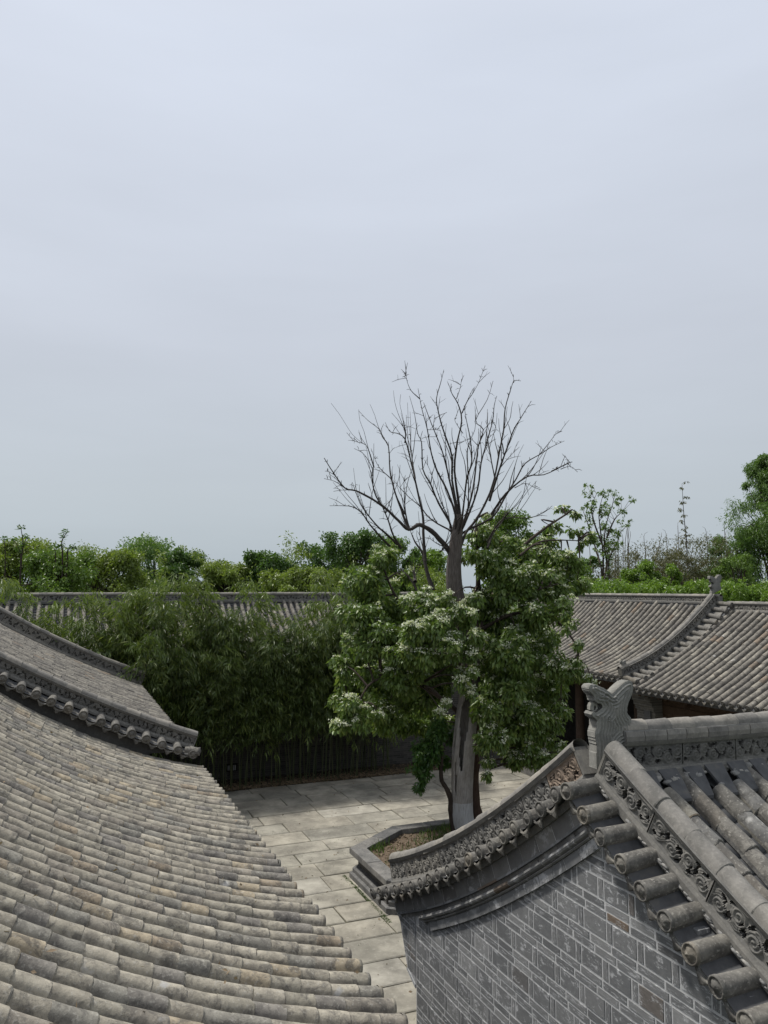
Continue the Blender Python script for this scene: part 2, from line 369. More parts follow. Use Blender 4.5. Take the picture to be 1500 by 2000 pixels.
class Slope:
    """one pitch of a tiled roof. t runs inwards from the eave, w along it"""
    def __init__(s, O, down, along, zf, T):
        s.O, s.d, s.a = Vector(O), Vector(down), Vector(along)
        s.cu = Curve(0, T, zf); s.fr = Frame(O, -s.d, s.a)
    def rows(s, roof, mat, w0, w1, gap=.225, r=.066, L=.27, key=None, limit=300, n=.03, disc_mat=None, seed=1, jit=1.0, name='cover_tile', ends=True, visible=None):
        rg = random.Random(seed)
        var = [cap_tile(r, L, seed=i) for i in range(8)]; vm = [v.mesh('cover_tile', mat) for v in var]
        dv = [disc(r*1.04, seed=i) for i in range(2)]; dm = [v.mesh('eave_disc', disc_mat or mat) for v in dv]
        pv = drip(gap*.5, .11); pm = pv.mesh('drip_tile', disc_mat or mat)
        cand = []; nr = int((w1-w0)/gap)
        for k in range(nr):
            w = w0 + (k+.5)*gap + rg.uniform(-.008, .008)*jit
            a = L + rg.uniform(-.008, .008); first = True; ph = rg.uniform(0, 9)
            while a < s.cu.L:
                M = s.fr.mat(s.cu, a, n + .007*math.sin(a*1.7+ph)*jit + rg.uniform(-.004, .004)*jit, w + .008*math.sin(a*1.1+ph*2)*jit, 'x')
                # x axis must point down the slope
                X = -M.col[0].to_3d(); N = M.col[2].to_3d(); Y = N.cross(X)
                M2 = Matrix((X, Y, N)).transposed().to_4x4(); M2.translation = M.translation
                M2 = M2 @ Matrix.Rotation(rg.uniform(-.025, .025)*jit, 4, 'Z') @ Matrix.Rotation(rg.uniform(-.014, .012)*jit - .008, 4, 'Y') @ Matrix.Rotation(rg.uniform(-.05, .05)*jit, 4, 'X')
                cand.append([M2, rg.randrange(8), first])
                a += L*(rg.uniform(.45, 1.0) if first else rg.uniform(.93, 1.0)); first = False
        def size(c):
            p = c[0].translation; v = p - CAM; D = v.dot(FWD)
            if D < .5: return -1
            q = _M.transposed() @ v; u, vv = 750 + 1500*q.x/D, 1000 - 1500*q.y/D
            if not (-60 < u < 1560 and -20 < vv < 2060): return -1
            if visible and not visible(u, vv, p): return -.5
            return 1/D
        cand.sort(key=lambda c: -size(c))
        rest = MB()
        for i, (M, v, first) in enumerate(cand):
            if i < limit and size(cand[i]) > 0: place(name, vm[v], roof, M)
            else: rest.addm(var[v], M)
            if first and ends:
                D = M @ Matrix.Translation((L, 0, 0))
                place('eave_disc', dm[v % 2], roof, D)
        if rest.v: rest.build('cover_tiles_rest', mat, roof, kind='stuff')
        # pans between the rows, and a drip tile at each pan's foot
        pans = MB(); st = .16
        for k in range(nr+1):
            w = w0 + k*gap; a = .03
            if ends and 0 < k < nr:
                M = s.fr.mat(s.cu, .02, n-.01, w, 'x'); X = -M.col[0].to_3d(); X.z *= .3; X.normalize(); N = Vector((0, 0, 1)); Y = N.cross(X)
                M2 = Matrix((X, Y, N)).transposed().to_4x4(); M2.translation = M.translation
                place('drip_tile', pm, roof, M2)
            while a < s.cu.L:
                b = min(s.cu.L, a + st*1.0); vs_ = []
                for aa, lift in ((a, .018), (b, .002)):
                    for i in range(5):
                        u = i/4*2-1; vs_.append(s.fr.cn(s.cu, aa, n - .05 + .028*u*u + lift, w + u*gap*.42))
                lowr = [s.fr.cn(s.cu, a, n-.068 + .028*(i/4*2-1)**2, w + (i/4*2-1)*gap*.42) for i in range(5)]
                pans.add(vs_ + lowr, [(i, i+1, 6+i, 5+i) for i in range(4)] + [(10+i, 11+i, 1+i, i) for i in range(4)], True)
                a = b
        pans.build('pan_tiles', M_PAN, roof, kind='stuff')
    def deck(s, mb, w0, w1, n0=-.16, n1=-.045):
        strip(mb, s.fr, s.cu, 0.0, s.cu.L, [(w0, n0), (w1, n0), (w1, n1), (w0, n1)], .3)

# ------------------------------------------------------------------ carved openwork panels
def scroll_pattern(nu, nv, asp, seed):
    """relief height 0..1 and hole mask over a panel of the given aspect"""
    rg = random.Random(seed)
    U, V = np.meshgrid(np.linspace(0, 1, nu+1), np.linspace(0, 1, nv+1), indexing='ij')
    X = U*asp; H = np.full(U.shape, .18)
    cyc = max(1, round(asp/1.25))
    wav = .5 + .26*np.sin(2*PI*cyc*U + (PI if seed % 2 else 0)); d = np.abs(V - wav)
    H = np.where(d < .15, .45 + .35*np.cos(d/.15*3*PI)*(1-d/.2), H)
    hole = np.zeros(U.shape, bool)
    for k in range(2*cyc):
        cx = (k+.5)/(2*cyc)*asp; sgn = 1 if (k+seed) % 2 == 0 else -1
        cy = .5 - .13*sgn; R = .31 + rg.uniform(-.02, .02)
        dx, dy = X-cx, V-cy; rho = np.hypot(dx, dy); phi = np.arctan2(dy*sgn, dx)
        sp = .5 + .5*np.cos(2*PI*(rho/R*2.3 - phi/(2*PI)))
        H = np.where(rho < R, .25 + .75*sp*(1-.25*rho/R), H)
        for j in range(4):                   # pierced leaf-shaped slots round each scroll
            an = rg.uniform(-.3, .3) + 2*PI*j/4 + k; rr = R*1.32
            hx, hy = cx + rr*math.cos(an), cy + rr*math.sin(an)*.95
            if not (.12 < hy < .88): continue
            t = an + PI/2 + rg.uniform(-.4, .4); ex, ey = X-hx, V-hy
            aa = ex*math.cos(t)+ey*math.sin(t); bb = -ex*math.sin(t)+ey*math.cos(t)
            wv = .085*(1-aa/.32)
            hole |= (np.abs(aa) < .17) & (np.abs(bb) < wv*np.sqrt(np.clip(1-(aa/.17)**2, 0, 1)))
    for k in range(2*cyc):
        sgn = 1 if (k+seed) % 2 == 0 else -1; cx = (k+.5)/(2*cyc)*asp; cy = .5 - .13*sgn; rho = np.hypot(X-cx, V-cy)
        hole &= (rho > .30)
        ang = np.arctan2(V-cy, X-cx); hole |= (rho > .20) & (rho < .285) & (np.abs(((ang - .6*sgn + PI) % (2*PI)) - PI) < .55)
    bord = (V < .07) | (V > .93) | (X < .05) | (X > asp-.05)
    H = np.where(bord, .7, H); hole &= ~((V < .1) | (V > .9) | (X < .08) | (X > asp-.08))
    return H, hole
def carved_panel(fr, cu, a0, a1, n0, n1, o, sgn, seed, relief=.026, res=.0095):
    """panel on the side of a ridge, face at o, facing sgn along the frame's outward axis"""
    L = a1-a0; hgt = n1-n0; nu, nv = max(8, int(L/res)), max(8, int(hgt/res))
    H, hole = scroll_pattern(nu, nv, L/hgt, seed)
    vs_ = []
    for i in range(nu+1):
        h, z, th, tz, nh, nz_ = cu.at(a0 + L*i/nu)
        for j in range(nv+1):
            n = n0 + hgt*j/nv; vs_.append(fr.p(h + nh*n, o + sgn*relief*H[i, j], z + nz_*n))
    q = []; m = nv+1; base = len(vs_); back = {}
    def bk(i, j):
        if (i, j) not in back:
            p = vs_[i*m+j]; hh = fr.od*(-sgn*.03); back[(i, j)] = len(vs_); vs_.append(p + hh)
        return back[(i, j)]
    hc = (hole[:-1, :-1].astype(int) + hole[1:, :-1] + hole[:-1, 1:] + hole[1:, 1:]) >= 2
    for i in range(nu):
        for j in range(nv):
            if hc[i, j]: continue
            q.append((i*m+j, (i+1)*m+j, (i+1)*m+j+1, i*m+j+1))
            for di, dj, p0, p1 in ((-1,0,(i,j),(i,j+1)), (1,0,(i+1,j),(i+1,j+1)), (0,-1,(i,j),(i+1,j)), (0,1,(i,j+1),(i+1,j+1))):
                ii, jj = i+di, j+dj
                if 0 <= ii < nu and 0 <= jj < nv and hc[ii, jj]:
                    q.append((p0[0]*m+p0[1], p1[0]*m+p1[1], bk(*p1), bk(*p0)))
    return vs_, q
def add_panels(parent, fr, cu, a0, a1, n0, n1, o, sgn, mat, plen=.56, seed=0, gap=.006, red=None, res=.0095):
    k = max(1, round((a1-a0)/plen)); st = (a1-a0)/k
    for i in range(k):
        v, q = carved_panel(fr, cu, a0+i*st+gap, a0+(i+1)*st-gap, n0, n1, o, sgn, seed+i, res=res)
        link('carved_panel', np_mesh('carved_panel', [tuple(p) for p in v], q, red if (red and i == 0) else mat, True), parent)

def gable_ridge(parent, fr, cu, a0, a1, oc, th, mats, seed=0, n0=-.02, nb=.07, nt_=.27, capr=.075, capL=.27, sides=(1, -1), res=.0095, red=None, capmat=None, plen=.56, layer=0.0, name='gable_ridge'):
    """hanging ridge: base moulding, pierced panels both sides, top moulding, row of cap tiles"""
    mb = MB()
    strip(mb, fr, cu, a0, a1, [(oc-th/2-.02, n0), (oc+th/2+.02, n0), (oc+th/2+.02, nb-.025), (oc+th/2+.006, nb), (oc-th/2-.006, nb), (oc-th/2-.02, nb-.025)])
    strip(mb, fr, cu, a0, a1, [(oc-th/2-.012, nt_), (oc+th/2+.012, nt_), (oc+th/2+.028, nt_+.035), (oc-th/2-.028, nt_+.035)])
    strip(mb, fr, cu, a0+.02, a1-.02, [(oc-.012, nb-.005), (oc+.012, nb-.005), (oc+.012, nt_+.005), (oc-.012, nt_+.005)])  # thin core sheet added to block light through the pierced holes
    core = mb.build(name, M_CARVE, parent)
    ends = MB()
    for a in (a0, a1):
        strip(ends, fr, cu, max(0, a-.012), min(cu.L, a+.012), [(oc-th/2, nb), (oc+th/2, nb), (oc+th/2, nt_), (oc-th/2, nt_)])
    ends.build('ridge_end_plate', mats, core)
    for sg in sides: add_panels(core, fr, cu, a0+.014, a1-.014, nb, nt_, oc + sg*(th/2-.018), sg, mats, seed=seed, res=res, red=red if sg > 0 else None, plen=plen)
    tv = [cap_tile(capr, capL, seed=20+i).mesh('ridge_cap_tile', capmat or M_RIDGECAP) for i in range(3)]
    up_ = cu.z[-1] > cu.z[0]; a = a0 if up_ else a0; rg = random.Random(seed); k = max(1, int(round((a1-a0)/capL))); st = (a1-a0)/k
    for i in range(k):
        aa = a0 + (i + (1 if up_ else 0))*st
        M = fr.mat(cu, min(cu.L, aa), nt_+.03+layer, oc, 'x'); X = M.col[0].to_3d() * (-1 if up_ else 1); N = M.col[2].to_3d(); Y = N.cross(X)
        M2 = Matrix((X, Y, N)).transposed().to_4x4(); M2.translation = M.translation
        M2 = M2 @ Matrix.Rotation(rg.uniform(-.03, .03), 4, 'Z') @ Matrix.Rotation(rg.uniform(-.02, .02), 4, 'Y') @ Matrix.Diagonal((st/capL, 1, 1, 1))
        place('ridge_cap_tile', tv[i % 3], core, M2)
    return core
def rake_row(parent, fr, cu, a0, a1, oin, oout, gap=.245, r=.062, mat=None, seed=0, n=0.0, drop=.05, skip=None):
    """short cover tiles running out over the gable, with moulded discs and drip tiles between"""
    rg = random.Random(seed); L = oout-oin
    tm = [cap_tile(r, L, seed=40+i, lead=0).mesh('rake_tile', mat) for i in range(3)]
    dm = [disc(r*1.1, seed=50+i).mesh('rake_disc', mat) for i in range(3)]
    pm = [drip(gap*.46, .12, seed=i).mesh('rake_drip_tile', mat) for i in range(2)]
    k = int((a1-a0)/gap); st = (a1-a0)/k; pans = MB()
    for i in range(k+1):
        a = a0 + i*st + rg.uniform(-.012, .012)
        M = fr.mat(cu, a, n + rg.uniform(-.006, .006), oin)
        M2 = M @ Matrix.Rotation(math.atan2(drop, L) + rg.uniform(-.02, .02), 4, 'Y') @ Matrix.Rotation(rg.uniform(-.05, .05), 4, 'Z')
        place('rake_tile', tm[i % 3], parent, M2); place('rake_disc', dm[(i*2) % 3], parent, M2 @ Matrix.Translation((L+.012, 0, 0)) @ Matrix.Rotation(rg.uniform(-.15, .1), 4, 'Y'))
        if i < k:
            b = a0 + (i+.5)*st; Mp = fr.mat(cu, b, n - .045, oin); Mp = Mp @ Matrix.Rotation(math.atan2(drop, L), 4, 'Y')
            vs_ = []
            for x in (0, L-.02):
                for q in range(7):
                    u = q/6*2-1; vs_.append(Mp @ Vector((x, u*st*.43, .035*u*u)))
            pans.add(vs_, [(q, q+1, 8+q, 7+q) for q in range(6)], True)
            place('rake_drip_tile', pm[i % 2], parent, Mp @ Matrix.Translation((L-.02, 0, .022)) @ Matrix.Rotation(rg.uniform(.1, .3), 4, 'Y'))
    pans.build('rake_pan_tiles', M_PAN, parent, kind='stuff')
    bed = MB(); strip(bed, fr, cu, a0-.05, min(cu.L, a1+.05), [(oin-.02, n-.12), (oout-.10, n-.135), (oout-.10, n-.07), (oin-.02, n-.05)])
    bed.build('rake_bed', M_CARVE, parent)
def beast(parent, outline, P, thick, name='ridge_beast', holes=(), bumps=(), res=.0065, mat=None):
    """carved ridge-end beast: outline in metres (a, b); P(a, b, c) gives world, c across"""
    poly = np.array(outline, float); lo = poly.min(0)-res; hi = poly.max(0)+res
    nx, ny = int((hi[0]-lo[0])/res)+1, int((hi[1]-lo[1])/res)+1
    A, B = np.meshgrid(lo[0]+res*np.arange(nx+1), lo[1]+res*np.arange(ny+1), indexing='ij')
    def sd(poly):
        inside = np.zeros(A.shape, bool); dist = np.full(A.shape, 9.0); n = len(poly)
        for i in range(n):
            p, q = poly[i], poly[(i+1) % n]; e = q-p; wv = np.stack([A-p[0], B-p[1]])
            t = np.clip((wv[0]*e[0]+wv[1]*e[1])/max(1e-9, e@e), 0, 1)
            dist = np.minimum(dist, np.hypot(wv[0]-t*e[0], wv[1]-t*e[1]))
            c = ((p[1] > B) != (q[1] > B)); xi = p[0] + (B-p[1])/(q[1]-p[1]+1e-12)*(q[0]-p[0]); inside ^= c & (A < xi)
        return np.where(inside, dist, -dist)
    D = sd(poly)
    for hc in holes:
        D = np.minimum(D, -sd(np.array(hc)))
    T = thick*(.72 + .28*np.sqrt(np.clip(D/(thick*1.1), 0, 1)))
    T = T + .007*np.cos(2*PI*D/.028)*np.clip((D-.008)/.01, 0, 1)*np.clip(bumps[0][3] if bumps and len(bumps[0]) > 3 else 1, 0, 1)
    for bm_ in bumps:
        rr = np.hypot(A-bm_[0], B-bm_[1]); T = T + np.where(rr < bm_[2], .018*np.cos(rr/bm_[2]*PI*2.5)*(1-rr/bm_[2]) + .012*(1-rr/bm_[2]), 0)
    cell = (D[:-1, :-1]+D[1:, :-1]+D[:-1, 1:]+D[1:, 1:])/4 > -res*.2
    vs_, idx = [], {}
    def vid(i, j, s_):
        k = (i, j, s_)
        if k not in idx:
            idx[k] = len(vs_); vs_.append(tuple(P(A[i, j], B[i, j], s_*max(.012, T[i, j]))))
        return idx[k]
    q = []
    for i in range(nx):
        for j in range(ny):
            if not cell[i, j]: continue
            for s_ in (1, -1): q.append((vid(i,j,s_), vid(i+1,j,s_), vid(i+1,j+1,s_), vid(i,j+1,s_)))
            for di, dj, p0, p1 in ((-1,0,(i,j),(i,j+1)), (1,0,(i+1,j),(i+1,j+1)), (0,-1,(i,j),(i+1,j)), (0,1,(i,j+1),(i+1,j+1))):
                ii, jj = i+di, j+dj
                if not (0 <= ii < nx and 0 <= jj < ny and cell[ii, jj]): q.append((vid(*p0,1), vid(*p1,1), vid(*p1,-1), vid(*p0,-1)))
    return link(name, np_mesh(name, vs_, q, mat or M_BEAST, True), parent)
def brick_mesh(mat):
    c = .5; e = .46
    mb = MB(); mb.add([(-.5,-c,-c),(-.5,c,-c),(-.5,c,c),(-.5,-c,c),(.38,-c,-c),(.38,c,-c),(.38,c,c),(.38,-c,c),(.5,-e*1.03,-e),(.5,e*1.03,-e),(.5,e*1.03,e),(.5,-e*1.03,e)],
       [(0,3,2,1),(0,1,5,4),(1,2,6,5),(2,3,7,6),(3,0,4,7),(4,5,9,8),(5,6,10,9),(6,7,11,10),(7,4,8,11),(8,9,10,11)]); return mb
BRICK = brick_mesh(None)

# ================================================================== ground
g = MB(); g.add([(-900,-900,-.06),(900,-900,-.06),(900,900,-.06),(-900,900,-.06)], [(0,1,2,3)]); g.build('ground', M_FIELD, kind='structure')
g = MB(); g.add([(-1,3,-.02),(15,3,-.02),(15,24.5,-.02),(-1,24.5,-.02)], [(0,1,2,3)]); yard = g.build('courtyard', M_JOINT, kind='structure')
rg = random.Random(3)
PL = [(5.98,14.2),(5.98,16.25),(7.45,17.3),(10.6,17.3),(12.0,16.25),(12.0,14.2),(10.6,13.1),(7.45,13.1)]
y = 8.6
while y < 24.3:
    hgt = rg.uniform(.72, .86); hgt = min(hgt, 24.36-y)
    x = 1.4 + rg.uniform(0, 1.2)
    while x < 14.5:
        ln = rg.choice((1.15, 1.45, 1.7, .75, 1.95))*rg.uniform(.92, 1.08); x2 = min(x+ln, 14.62)
        cx, cy = (x+x2)/2, y+hgt/2
        if not (4.4 < cx and y+hgt < 9.3) and not (6.7 < x and x2 < 11.4 and 13.9 < y and y+hgt < 16.6) and x2-x > .15:
            j = lambda: rg.uniform(-.014, .014); gp = .013; z = rg.uniform(-.006, .006); tz = rg.uniform(-.004, .004)
            c = [(x+gp+j(), y+gp+j()), (x2-gp+j(), y+gp+j()), (x2-gp+j(), y+hgt-gp+j()), (x+gp+j(), y+hgt-gp+j())]
            ins = [(px_+(cx-px_)/ln*.03, py_+(cy-py_)*.05) for px_, py_ in c]
            mb = MB(); mb.add([(a, b, -.05) for a, b in c] + [(a, b, z-.012) for a, b in c] + [(a, b, z + (tz if k < 2 else -tz)) for k, (a, b) in enumerate(ins)],
                [(0,1,5,4),(1,2,6,5),(2,3,7,6),(3,0,4,7),(4,5,9,8),(5,6,10,9),(6,7,11,10),(7,4,8,11),(8,9,10,11)])
            mb.build('paving_slab', M_PAVE, yard)
        x = x2
    y += hgt
g = MB(); g.add([(-2,24.37,.0),(15,24.37,.0),(15,25.9,.03),(-2,25.9,.03)], [(0,1,2,3)]); g.build('planting_bed', M_EARTH, kind='structure')
g = MB().box((14.7, 8.5, -.05), (19.6, 26.5, .30)); g.build('platform', M_PLANT_STONE, kind='structure')

# ================================================================== halls on the left
def prism(mb, pts, a, b, axis):
    """polygon (h, z) extruded from a to b; axis 'x': polygon in y-z; 'y': polygon in x-z"""
    n = len(pts)
    P = (lambda h, z, c: (c, h, z)) if axis == 'x' else (lambda h, z, c: (h, c, z))
    mb.add([P(h, z, a) for h, z in pts] + [P(h, z, b) for h, z in pts],
           [tuple(range(n)), tuple(range(2*n-1, n-1, -1))] + [(i, (i+1) % n, n+(i+1) % n, n+i) for i in range(n)]); return mb
zl = lambda t: 3.085 + .216*t + .0676*t*t
hall = thing('left_hall', (0, 7.5, 0), 'long plain roof slope of mottled tan and grey tiles ending in a straight eave', 'hall')
S = Slope((2.355,0,0), (1,0,0), (0,1,0), zl, 5.2)
S2 = Slope((-8.045,0,0), (-1,0,0), (0,1,0), zl, 5.2)
mb = MB(); S.deck(mb, 2.55, 13.92); S2.deck(mb, 2.55, 13.92); roof = mb.build('roof', M_PAN, hall)
S.rows(roof, T_WARM, 2.664, 13.86, gap=.228, r=.071, L=.245, n=.02, seed=11)
mb = MB(); pts = [(1.6, 0), (1.6, 3.0), (.2, 3.5), (-2.8, 5.3), (-5.8, 3.5), (-7.3, 3.0), (-7.3, 0)]; prism(mb, pts, 2.9, 13.9, 'y'); mb.build('wall', M_WALL, hall)

zf2 = lambda t: 3.418 + .375*t + .030*t*t
hall2 = thing('corner_hall', (0, 18.5, 0), 'farther left hall roof edged by two pierced carved ridges, reaching the bamboo', 'hall')
S = Slope((2.19,0,0), (1,0,0), (0,1,0), zf2, 5.05); S2 = Slope((-7.91,0,0), (-1,0,0), (0,1,0), zf2, 5.05)
mb = MB(); S.deck(mb, 13.97, 23.8); S2.deck(mb, 13.97, 23.8); roof = mb.build('roof', M_PAN, hall2)
S.rows(roof, T_FAR, 14.2, 23.5, gap=.228, r=.066, L=.27, n=.0, seed=12)
mb = MB(); pts = [(1.5, 0), (1.5, 3.4)] + [(2.19-t, zf2(t)-.13) for t in np.linspace(.25, 5.0, 12)] + [(-7.5, 3.3), (-7.5, 0)]
prism(mb, pts, 13.98, 23.7, 'y'); mb.build('wall', M_WALL, hall2)
fr = Frame((2.19,13.97,0), (-1,0,0), (0,-1,0)); cu = Curve(-.05, 5.0, zf2)
rake_row(roof, fr, cu, .06, cu.L-.2, -.05, .30, gap=.262, r=.068, mat=T_RAKE, seed=5, n=.02)
gable_ridge(hall2, fr, cu, .02, cu.L-.1, -.12, .14, M_CARVE, seed=3, n0=0, nb=.06, nt_=.20, capr=.075, plen=.66, res=.010)
fr2 = Frame((2.19,23.55,0), (-1,0,0), (0,-1,0))
gable_ridge(hall2, fr2, cu, .02, cu.L-.1, -.1, .14, M_CARVE, seed=6, n0=0, nb=.10, nt_=.32, capr=.078, plen=.66, res=.013)
mb = MB()
Mx = fr.mat(cu, .06, .02, .30)
tip = place('corner_tile', cap_tile(.066, .22, seed=77).mesh('corner_tile', T_RAKE), roof, Matrix.Translation((2.08, 13.76, 3.45)) @ Matrix.Rotation(.12, 4, 'Y') @ Matrix.Rotation(-.35, 4, 'Z'))
place('rake_disc', disc(.07, seed=78).mesh('rake_disc', T_RAKE), roof, Matrix.Translation((2.08, 13.76, 3.45)) @ Matrix.Rotation(.12, 4, 'Y') @ Matrix.Rotation(-.35, 4, 'Z') @ Matrix.Translation((.23, 0, 0)))

# ================================================================== gatehouse on the right
def znear(s): return 4.62 - .578*s + .024*s*s
def zfar(s): return 4.614 - .727*s + .043*s*s
RY, RX = 5.42, 4.05
gate = thing('gatehouse', (RX+2.5, RY, 0), 'near brick gatehouse with moulded gable, pierced ridges and a carved beast on its ridge', 'gatehouse')
FR = Frame((RX,0,0), (0,1,0), (-1,0,0))
CF = Curve(RY, 9.66, lambda y_: zfar(y_-RY)); CN = Curve(RY, 1.25, lambda y_: znear(RY-y_))
SN = Slope((0,1.25,0), (0,-1,0), (1,0,0), lambda t: znear(RY-1.25-t), RY-1.25-.03)
SF = Slope((0,9.6,0), (0,1,0), (1,0,0), lambda t: zfar(9.6-RY-t), 9.6-RY-.03)
mb = MB(); SN.deck(mb, 4.15, 9.5, -.14, -.06); SF.deck(mb, 4.15, 9.5, -.14, -.06); roof = mb.build('roof', M_PAN, gate)
SN.rows(roof, T_NEAR, 4.36, 9.4, gap=.255, r=.074, L=.30, n=-.005, seed=21, jit=1.3, name='cover_tile')
SF.rows(roof, T_NEAR, 4.36, 9.4, gap=.255, r=.074, L=.30, n=-.005, seed=22, limit=60, ends=True)
rake_row(roof, FR, CF, .20, CF.L-.02, -.12, .17, gap=.245, r=.061, mat=T_RAKE, seed=8, drop=.03)
rake_row(roof, FR, CN, .06, CN.L-.1, -.14, .19, gap=.243, r=.064, mat=T_RAKE, seed=9, drop=.03)
gable_ridge(gate, FR, CF, .10, CF.L, -.185, .15, M_CARVE, seed=1, n0=-.01, nb=.085, nt_=.30, capr=.082, capL=.3, plen=.5, res=.0085, red=M_CARVE_RED)
gable_ridge(gate, FR, CN, .02, CN.L-.1, -.185, .15, M_CARVE, seed=2, n0=-.01, nb=.085, nt_=.29, capr=.084, capL=.33, plen=.62, res=.0075)
MR = Frame((0,RY,0), (1,0,0), (0,-1,0)); CM = Curve(4.42, 9.4, lambda x_: 4.615 + .010*max(0, 6.2-x_)**2)
ridge = gable_ridge(gate, MR, CM, 0, CM.L, 0, .16, M_CARVE, seed=4, n0=-.03, nb=.05, nt_=.235, capr=.078, capL=.26, plen=.66, res=.0085, layer=.095, name='main_ridge')
rg = random.Random(31); a = 0.0
while a < CM.L-.05:
    b = min(CM.L, a + rg.uniform(.2, .27)); mb = MB(); hh = rg.uniform(.078, .088); ww = rg.uniform(.098, .108)
    strip(mb, MR, CM, a+.004, b-.004, [(-ww, .272), (ww, .272), (ww+.004, .272+hh*.5), (ww-.008, .272+hh), (-ww+.008, .272+hh), (-ww-.004, .272+hh*.5)], .3); mb.build('ridge_brick', M_RIDGECAP, ridge); a = b
mb = MB(); strip(mb, MR, CM, 0, CM.L, [(-.085, .262), (.085, .262), (.085, .36), (-.085, .36)], .3); mb.build('ridge_core', M_BEDDING, ridge)
# slate flashing plates and mortar lumps where the rows meet the main ridge
for k in range(19):
    x_ = 4.36 + k*.255; mb = MB(); e = lambda: rg.uniform(-.015, .015)
    y0, z0 = RY-.10, znear(.10)+.10; y1, z1 = RY-.30, znear(.30)+.015
    tp = [(x_-.10+e(), y0, z0), (x_+.10+e(), y0, z0), (x_+.05+e(), y1+e(), z1), (x_-.05+e(), y1+e(), z1)]
    mb.add(tp + [(p[0], p[1], p[2]-.025) for p in tp], [(0,1,2,3),(7,6,5,4),(0,4,5,1),(1,5,6,2),(2,6,7,3),(3,7,4,0)]); mb.build('flashing_slate', M_PAN, roof)
mb = MB()
for k in range(150):
    x_ = 4.36 + rg.uniform(0, 4.9); d_ = rg.uniform(.07, .16) if rg.random() < .75 else rg.uniform(.12, .24); s_ = rg.uniform(.015, .038)
    if d_ > .16: x_ = 4.36 + (rg.randrange(19)+.5)*.255 + rg.choice((-1, 1))*rg.uniform(.05, .08)
    c = Vector((x_, RY-d_, znear(d_)+.055-.12*max(0, d_-.1))); vs_ = []
    for i in range(6):
        for j in range(5):
            th_, ph_ = 2*PI*i/6, PI*j/4; r_ = s_*rg.uniform(.8, 1.2); vs_.append(c + Vector((r_*1.6*math.sin(ph_)*math.cos(th_), r_*math.sin(ph_)*math.sin(th_), r_*.8*math.cos(ph_))))
    mb.add(vs_, [(i*5+j, ((i+1) % 6)*5+j, ((i+1) % 6)*5+j+1, i*5+j+1) for i in range(6) for j in range(4)], True)
for cu_, a0_, a1_ in ((CN, .1, 3.2), (CF, .2, 4.6)):
    for k in range(90):                      # mortar bedding along the foot of the gable ridges
        a_ = rg.uniform(a0_, a1_); s_ = rg.uniform(.008, .02); c = FR.cn(cu_, a_, .01 + rg.uniform(0, .02), -.085); vs_ = []
        for i in range(5):
            for j in range(4):
                th_, ph_ = 2*PI*i/5, PI*j/3; r_ = s_*rg.uniform(.8, 1.3); vs_.append(c + Vector((r_*.7*math.sin(ph_)*math.cos(th_), r_*2.2*math.sin(ph_)*math.sin(th_), r_*.8*math.cos(ph_) - r_*1.2*math.sin(ph_)*math.sin(th_)*(.55 if cu_ is CF else -.55))))
        mb.add(vs_, [(i*4+j, ((i+1) % 5)*4+j, ((i+1) % 5)*4+j+1, i*4+j+1) for i in range(5) for j in range(3)], True)
mb.build('bedding_mortar', M_BEDDING, roof, kind='stuff')

# the beast at the ridge end
OUT = [(360,1440),(215,1420),(207,1250),(215,1100),(190,960),(183,900),(213,800),(213,705),(152,662),(136,622),(158,592),(200,600),(262,560),(300,520),(270,470),
       (232,470),(180,428),(172,360),(112,292),(95,235),(130,197),(190,190),(250,222),(320,250),(390,298),(440,333),(500,270),(560,212),(622,162),(682,140),
       (722,152),(742,212),(737,300),(705,385),(672,455),(657,530),(652,600),(672,640),(712,682),(714,760),(714,1090),(600,1110),(560,1200),(470,1330)]
def outl(pts): return [(lambda P_: (P_.x, P_.z))(on(1, 1130+u/7.5, 1310+v/7.5, RY)) for u, v in pts]
bmp = [(*outl([(335,375)])[0], .045), (*outl([(470,415)])[0], .035), (*outl([(600,890)])[0], .055), (*outl([(180,240)])[0], .03), (*outl([(370,680)])[0], .03)]
bs = beast(ridge, outl(OUT), lambda a, b, c: (a, RY+c, b), .068, bumps=bmp, res=.005)
RING = [(150,560),(147,520),(165,475),(200,455),(235,462),(255,500),(262,560),(235,600),(190,600)]
beast(bs, outl(RING), lambda a, b, c: (a, RY+c*.8, b), .035, name='tongue_ring', holes=(outl([(205,570),(203,530),(215,500),(228,510),(230,550),(220,572)]),), res=.0045)

# mouldings under the far rake, each course laid in separate bricks
def course(parent, name, fr, cu, a0, a1, sec, plen, mat, seed, gap=.0055):
    rg = random.Random(seed); a = a0
    while a < a1-.05:
        b = min(a1, a + plen*rg.uniform(.85, 1.15)); mb = MB(); d = rg.uniform(-.0005, .004)
        strip(mb, fr, cu, a+gap, b-gap, [(o+(d if o > 0 else 0), n) for o, n in sec], .1); mb.build(name, mat, parent); a = b
def core_poly(off_far, off_near, y0, y1, zb):
    pts = [(y1, zb)]
    for yy in np.linspace(y1, RY, 24): pts.append((yy, zfar(yy-RY)+off_far))
    for yy in np.linspace(RY-.02, y0, 24): pts.append((yy, znear(RY-yy)+off_near))
    pts.append((y0, zb)); return pts
mb = MB(); prism(mb, core_poly(-.15, -.13, 1.6, 8.68, -.05), 4.45, RX-.0085, 'x'); wall = mb.build('gable_wall', M_MORTAR, gate)
aH = lambda hh: float(np.interp(hh, CF.h, CF.s))
mb = MB(); strip(mb, FR, CF, .02, aH(9.3), [(0, -.274), (.0315, -.274), (.0315, -.127), (0, -.127)]); strip(mb, FR, CF, .09, aH(8.45), [(0, -.514), (.0335, -.514), (.0335, -.428), (0, -.428)])
